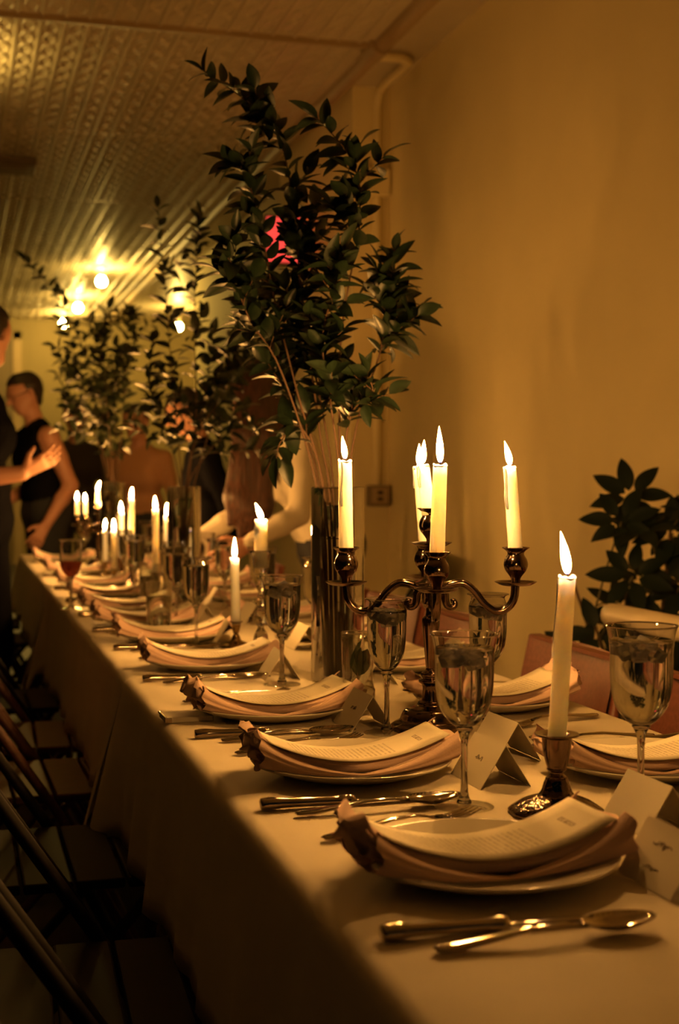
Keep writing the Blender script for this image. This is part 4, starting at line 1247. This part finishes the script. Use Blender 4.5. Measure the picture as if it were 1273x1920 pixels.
MB().box((0.0, -0.6, 0.42), (0.42, 0.4, 0.45), bevel=0.006).build('seat', M['dark_shaded_wood'], bench)
MB().box((-0.008, -0.55, 0.5), (0.008, 0.36, 0.72), bevel=0.004).build('back_panel', M['dark_shaded_wood'], bench)

# ------------------------------------------------------------------ people
def surface_nets(V, org, h):
    ins = V < 0
    nx, ny, nz = V.shape
    c = np.zeros((nx - 1, ny - 1, nz - 1), np.int8)
    for i in (0, 1):
        for j in (0, 1):
            for k in (0, 1):
                c += ins[i:nx - 1 + i, j:ny - 1 + j, k:nz - 1 + k]
    act = (c > 0) & (c < 8)
    idx = -np.ones(act.shape, np.int64)
    cells = np.argwhere(act)
    idx[act] = np.arange(len(cells))
    acc = np.zeros((len(cells), 3)); cnt = np.zeros(len(cells))
    corners = [(i, j, k) for i in (0, 1) for j in (0, 1) for k in (0, 1)]
    vals = {q: V[cells[:, 0] + q[0], cells[:, 1] + q[1], cells[:, 2] + q[2]] for q in corners}
    for a in corners:
        for ax in range(3):
            if a[ax] == 1: continue
            b = list(a); b[ax] = 1; b = tuple(b)
            va, vb = vals[a], vals[b]
            m = (va < 0) != (vb < 0)
            t = np.where(m, va / np.where(np.abs(va - vb) < 1e-12, 1, va - vb), 0)
            pt = np.tile(np.array(a, float), (len(cells), 1)); pt[:, ax] += t
            acc[m] += pt[m]; cnt[m] += 1
    verts = (cells + acc / cnt[:, None]) * h + org
    faces = []
    for ax in range(3):
        a = [slice(1, -1)] * 3; a[ax] = slice(0, -1)
        b = list(a); b[ax] = slice(1, None)
        m = ins[tuple(a)] != ins[tuple(b)]
        e = np.argwhere(m)
        for d in range(3):
            if d != ax: e[:, d] += 1
        u, v = (ax + 1) % 3, (ax + 2) % 3
        def cell(du, dv):
            q = e.copy(); q[:, u] -= du; q[:, v] -= dv
            return idx[q[:, 0], q[:, 1], q[:, 2]]
        f = np.stack([cell(1, 1), cell(0, 1), cell(0, 0), cell(1, 0)], 1)
        s = ins[e[:, 0], e[:, 1], e[:, 2]]
        f[~s] = f[~s][:, ::-1]
        faces.append(f)
    f = np.concatenate(faces)
    return verts, f[(f >= 0).all(1)]
def sdf_mesh(name, prims, mats, h, parent, cut=None):
    """prims: (a, b, ra, rb, blend, material index); tapered capsules melted into one skin"""
    A = np.array([p[0] for p in prims]); B = np.array([p[1] for p in prims]); R = np.array([max(p[2], p[3]) for p in prims])
    lo = np.minimum(A - R[:, None], B - R[:, None]).min(0) - 0.05
    hi = np.maximum(A + R[:, None], B + R[:, None]).max(0) + 0.05
    n = np.ceil((hi - lo) / h).astype(int) + 1
    V = np.full(n, 1.0, np.float32)
    axs = [lo[i] + np.arange(n[i]) * h for i in range(3)]
    def pdist(a, b, ra, rb, X, Y, Z):
        ab = b - a; l2 = max(1e-9, ab.dot(ab))
        t = np.clip(((X - a[0]) * ab[0] + (Y - a[1]) * ab[1] + (Z - a[2]) * ab[2]) / l2, 0, 1)
        return np.sqrt((X - a[0] - t * ab[0]) ** 2 + (Y - a[1] - t * ab[1]) ** 2 + (Z - a[2] - t * ab[2]) ** 2) - (ra + (rb - ra) * t)
    for (a, b, ra, rb, k, mi) in prims:
        a, b = np.array(a), np.array(b)
        r = max(ra, rb) + 0.045
        i0 = np.maximum(0, ((np.minimum(a, b) - r - lo) / h).astype(int)); i1 = np.minimum(n, ((np.maximum(a, b) + r - lo) / h).astype(int) + 2)
        sl = tuple(slice(i0[q], i1[q]) for q in range(3))
        X = axs[0][sl[0]][:, None, None]; Y = axs[1][sl[1]][None, :, None]; Z = axs[2][sl[2]][None, None, :]
        d = pdist(a, b, ra, rb, X, Y, Z)
        o = V[sl]
        hh = np.clip(0.5 + 0.5 * (o - d) / k, 0, 1)
        V[sl] = o + (d - o) * hh - k * hh * (1 - hh)
    if cut is not None:
        X = axs[0][:, None, None]; Y = axs[1][None, :, None]; Z = axs[2][None, None, :]
        V = np.maximum(V, cut(X, Y, Z))
    vs, fs = surface_nets(V, lo, h)
    me = bpy.data.meshes.new(name)
    me.from_pydata(vs.tolist(), [], fs.tolist())
    for m_ in mats: me.materials.append(m_)
    if len(mats) > 1:
        cen = vs[fs].mean(1)
        best = np.full(len(cen), 9.0); lab = np.zeros(len(cen), int)
        for (a, b, ra, rb, k, mi) in prims:
            d = pdist(np.array(a), np.array(b), ra, rb, cen[:, 0], cen[:, 1], cen[:, 2])
            w = d < best
            best[w] = d[w]; lab[w] = mi
        me.polygons.foreach_set('material_index', lab.astype(np.int32))
    me.polygons.foreach_set('use_smooth', [True] * len(fs))
    me.update()
    o = bpy.data.objects.new(name, me); COL.objects.link(o)
    o.parent = parent
    return o

def person(loc, face, H, label, skin, top, bottom, hair, sleeve='long', lean=0.0, hand_l=None, hand_r=None, head_pitch=0.0, head_yaw=0.0, hair_style='short', glasses=False, open_hand=None, legs=True, step=0.06):
    """local frame: +x faces forward, +y is the person's left; hands given in local metres"""
    t = thing('person', loc, face, label, 'person')
    s = H / 1.7
    V = lambda x, y, z: Vector((x, y, z)) * s
    hip = V(0, 0, 0.92)
    Ln = Matrix.Rotation(lean, 3, 'Y')
    up = lambda x, y, z: hip + Ln @ (V(x, y, z) - hip)
    P = []
    SK, TP, BT, SH = 0, 1, 2, 3
    add = lambda a, b, ra, rb, k, m: P.append((tuple(a), tuple(b), ra * s, rb * s, k, m))
    for sd in (1, -1):
        f = step * sd
        knee = V(f * 0.5 + 0.015, sd * 0.105, 0.49); ank = V(f - 0.01, sd * 0.11, 0.085)
        add(V(0, sd * 0.085, 0.90), knee, 0.088, 0.058, 0.03, BT)
        add(knee, V(f * 0.8 - 0.02, sd * 0.11, 0.33), 0.056, 0.056, 0.02, BT)
        add(V(f * 0.8 - 0.02, sd * 0.11, 0.33), ank, 0.055, 0.042, 0.02, BT)
        add(V(f - 0.03, sd * 0.11, 0.04), V(f + 0.14, sd * 0.125, 0.032), 0.038, 0.03, 0.02, SH)
    add(V(0, 0.055, 0.94), V(0, -0.055, 0.94), 0.118, 0.118, 0.03, BT)
    add(up(0.005, 0.04, 1.06), up(0.005, -0.04, 1.06), 0.105, 0.105, 0.04, TP)
    add(up(0.015, 0.06, 1.24), up(0.015, -0.06, 1.24), 0.112, 0.112, 0.05, TP)
    add(up(0.0, 0.10, 1.345), up(0.0, -0.10, 1.345), 0.08, 0.08, 0.04, TP)
    add(up(-0.01, 0.03, 1.40), up(-0.01, -0.03, 1.40), 0.062, 0.062, 0.03, TP)
    nb_, hb = up(-0.005, 0, 1.42), up(0.02, 0, 1.535)
    add(nb_, hb, 0.053, 0.05, 0.015, SK)
    # head
    Rh = Ln.copy() @ Matrix.Rotation(head_yaw, 3, 'Z') @ Matrix.Rotation(head_pitch - lean * 0.5, 3, 'Y')
    hc = up(0.035, 0, 1.60)
    hd = lambda x, y, z: hc + Rh @ V(x, y, z)
    add(hd(-0.018, 0, 0.025), hd(0.02, 0, 0.03), 0.078, 0.074, 0.02, SK)
    add(hd(0.045, 0, 0.0), hd(0.055, 0, -0.065), 0.052, 0.034, 0.03, SK)
    add(hd(0.0, 0.035, -0.03), hd(0.055, 0.015, -0.078), 0.03, 0.022, 0.02, SK)
    add(hd(0.0, -0.035, -0.03), hd(0.055, -0.015, -0.078), 0.03, 0.022, 0.02, SK)
    add(hd(0.09, 0, 0.012), hd(0.112, 0, -0.022), 0.008, 0.014, 0.01, SK)
    add(hd(0.083, 0.03, 0.022), hd(0.083, -0.03, 0.022), 0.013, 0.013, 0.012, SK)
    for sd in (1, -1):
        add(hd(-0.004, sd * 0.076, 0.012), hd(-0.01, sd * 0.079, -0.02), 0.014, 0.010, 0.006, SK)
    # arms by two-bone reach
    for sd, hand in ((1, hand_l), (-1, hand_r)):
        sh = up(0.0, sd * 0.175, 1.355)
        tgt = V(*hand) if hand else V(0.05, sd * 0.23, 0.83)
        if hand: tgt = Vector(hand)
        la, lb = 0.285 * s, 0.255 * s
        dv = tgt - sh
        D = min(dv.length, (la + lb) * 0.995)
        dn = dv.normalized()
        wr = sh + dn * D
        ca = (la * la + D * D - lb * lb) / (2 * la * D)
        side = Vector((-0.7, sd * 0.25, -0.9))
        side = (side - dn * side.dot(dn)).normalized()
        el = sh + dn * la * ca + side * la * math.sqrt(max(0, 1 - ca * ca))
        mU = TP if sleeve in ('long', 'short') else SK
        mF = TP if sleeve == 'long' else SK
        add(sh, sh.lerp(el, 0.45), 0.056, 0.047, 0.03, mU)
        add(sh.lerp(el, 0.4), el, 0.047, 0.041, 0.02, mU if sleeve == 'long' else (TP if sleeve == 'short' else SK))
        add(el, el.lerp(wr, 0.35), 0.041, 0.04, 0.015, mF)
        add(el.lerp(wr, 0.35), wr, 0.039, 0.027, 0.015, mF)
        # hand: palm, four unequal bent fingers and a thumb
        fd = (wr - el).normalized()
        op = open_hand == sd
        if op: fd = (fd + Vector((0.1, 0, 0.5))).normalized()
        pn = Vector((0, sd * 1.0, 0.25)) if not op else Vector((0.2, sd * 0.6, -0.7))
        pn = (pn - fd * pn.dot(fd)).normalized()      # back of the hand
        wd = fd.cross(pn)
        if wd.x < 0 and not op: wd = -wd              # thumb side
        if op and wd.z < 0: wd = -wd
        for q in (-0.022, 0.0, 0.022):
            add(wr + fd * 0.01 * s + wd * q * 0.6 * s, wr + fd * 0.085 * s + wd * q * s, 0.015, 0.0125, 0.008, SK)
        for i, (q, L) in enumerate(((0.031, 0.068), (0.010, 0.078), (-0.011, 0.072), (-0.031, 0.056))):
            b0 = wr + (fd * 0.088 + wd * q) * s
            curl = -pn * (0.25 if op else 0.55)
            m0 = b0 + (fd + curl * 0.5 + wd * q * 3).normalized() * L * 0.5 * s
            m1 = m0 + (fd + curl * 1.6 + wd * q * 3).normalized() * L * 0.5 * s
            add(b0, m0, 0.0088, 0.0082, 0.004, SK); add(m0, m1, 0.0082, 0.0068, 0.004, SK)
        t0 = wr + (fd * 0.03 + wd * 0.028) * s
        t1 = t0 + (fd * 0.7 + wd * 0.75 - pn * 0.2).normalized() * 0.04 * s
        t2 = t1 + (fd * 0.9 + wd * 0.3 - pn * 0.3).normalized() * 0.03 * s
        add(t0, t1, 0.012, 0.010, 0.008, SK); add(t1, t2, 0.0098, 0.0075, 0.004, SK)
    sdf_mesh('body', P, [M[skin], M[top], M[bottom], M['black_cloth']], 0.0085, t)
    for sd in (1, -1):
        MB().ball(hd(0.077, sd * 0.031, 0.006), 0.0115 * s, 10, 8).build('eye', M['eye'], t)
    MB().tube([hd(0.088, 0.022, -0.052), hd(0.094, 0, -0.05), hd(0.088, -0.022, -0.052)], [0.003 * s, 0.006 * s, 0.003 * s], 8).build('mouth', M['lip'], t)
    # hair: a shell around the cranium kept clear of the face
    HP = []
    ha = lambda a, b, ra, rb, k: HP.append((tuple(a), tuple(b), ra * s, rb * s, k, 0))
    ha(hd(-0.024, 0, 0.034), hd(0.012, 0, 0.044), 0.086, 0.078, 0.02)
    if hair_style == 'long':
        drop = lambda x, y, z: hc + Vector((x, y, z)) * s
        for q, (dx, ln) in enumerate(((0.05, 0.50), (0.022, 0.55), (-0.008, 0.57), (-0.04, 0.54))):
            ha(hd(dx * 0.9, 0.058, 0.04), drop(dx + 0.03, 0.09, -0.16), 0.036, 0.034, 0.03)
            ha(drop(dx + 0.03, 0.09, -0.16), drop(dx * 1.3 + 0.05, 0.105, -ln * 0.8), 0.034, 0.036, 0.03)
            ha(drop(dx * 1.3 + 0.05, 0.105, -ln * 0.8), drop(dx * 1.5 + 0.055, 0.10, -ln), 0.034, 0.012, 0.03)
        ha(hd(-0.06, 0.02, 0.0), drop(-0.05, 0.06, -0.3), 0.06, 0.045, 0.03)
    elif hair_style == 'short':
        ha(hd(-0.05, 0, 0.0), hd(-0.045, 0, -0.05), 0.055, 0.04, 0.02)
    inv = Rh.inverted()
    def facecut(X, Y, Z):
        # remove hair in front of the face
        lx = (inv[0][0] * (X - hc.x) + inv[0][1] * (Y - hc.y) + inv[0][2] * (Z - hc.z)) / s
        ly = (inv[1][0] * (X - hc.x) + inv[1][1] * (Y - hc.y) + inv[1][2] * (Z - hc.z)) / s
        lz = (inv[2][0] * (X - hc.x) + inv[2][1] * (Y - hc.y) + inv[2][2] * (Z - hc.z)) / s
        a = lx - (0.02 + 0.0 * ly)
        b = 0.065 + 0.15 * (lx - 0.05) - lz
        if hair_style == 'long':
            c = 0.056 - np.abs(ly) + 0 * lz
            return np.minimum(np.minimum(a, b), c)
        return np.minimum(a, b)
    sdf_mesh('hair', HP, [M[hair]], 0.008, t, facecut)
    if glasses:
        g = MB()
        for sd in (1, -1):
            ring = [hd(0.092, sd * 0.032 + 0.022 * math.cos(a), 0.006 + 0.018 * math.sin(a)) for a in [2 * PI * i / 16 for i in range(17)]]
            g.tube(ring, 0.0022 * s, 6, caps=False)
            g.tube([hd(0.09, sd * 0.054, 0.01), hd(0.02, sd * 0.08, 0.014), hd(-0.02, sd * 0.082, 0.008)], 0.002 * s, 6)
        g.tube([hd(0.093, 0.011, 0.01), hd(0.093, -0.011, 0.01)], 0.002 * s, 6)
        g.build('glasses', M['wick'], t)
    return t

# man in a sleeveless black top beyond the far end of the table, turned to the aisle
person((0.50, 8.05, 0), PI + 0.35, 1.74, 'person in a sleeveless black top and glasses beyond the far table end', 'skin', 'black_cloth', 'denim', 'dark_hair', sleeve='none', lean=0.12, hand_l=(0.10, 0.24, 0.90), hand_r=(0.2, -0.22, 1.0), head_pitch=0.3, glasses=True)
# person at the left frame edge holding a hand out over the table
person((0.085, 5.45, 0), -0.25, 1.8, 'person in black at the aisle side holding an open hand over the table', 'skin', 'black_cloth', 'black_cloth', 'dark_hair', sleeve='short', lean=0.0, hand_l=(-0.15, 0.22, 0.84), hand_r=(0.20, -0.17, 1.17), head_pitch=0.1, head_yaw=1.2, open_hand=-1)
# woman with long hair leaning over the table from the wall side
person((1.36, 5.02, 0), PI + 0.1, 1.64, 'person with long auburn hair and white shirt leaning over the table from the wall side', 'skin', 'white_shirt', 'denim', 'auburn', sleeve='long', lean=0.42, hand_l=(0.44, 0.36, 0.93), hand_r=(0.5, -0.2, 0.9), head_pitch=0.5, hair_style='long')
# people half hidden by the greenery
person((1.22, 6.55, 0), PI, 1.58, 'person in black behind the branches of the middle vase', 'skin', 'black_cloth', 'black_cloth', 'dark_hair', sleeve='long', lean=0.2, head_pitch=0.3)
person((1.13, 8.6, 0), PI * 1.3, 1.6, 'person in a tan brown shirt standing beyond the table end', 'skin', 'brown_shirt', 'denim', 'dark_hair', sleeve='short', lean=0.1, head_pitch=0.2)
person((0.80, 9.6, 0), PI * 1.45, 1.66, 'dark-haired person facing the camera, half hidden by the far greenery', 'skin', 'charcoal', 'denim', 'dark_hair', sleeve='short', lean=0.05, head_pitch=0.1, hand_r=(0.25, -0.15, 1.1))
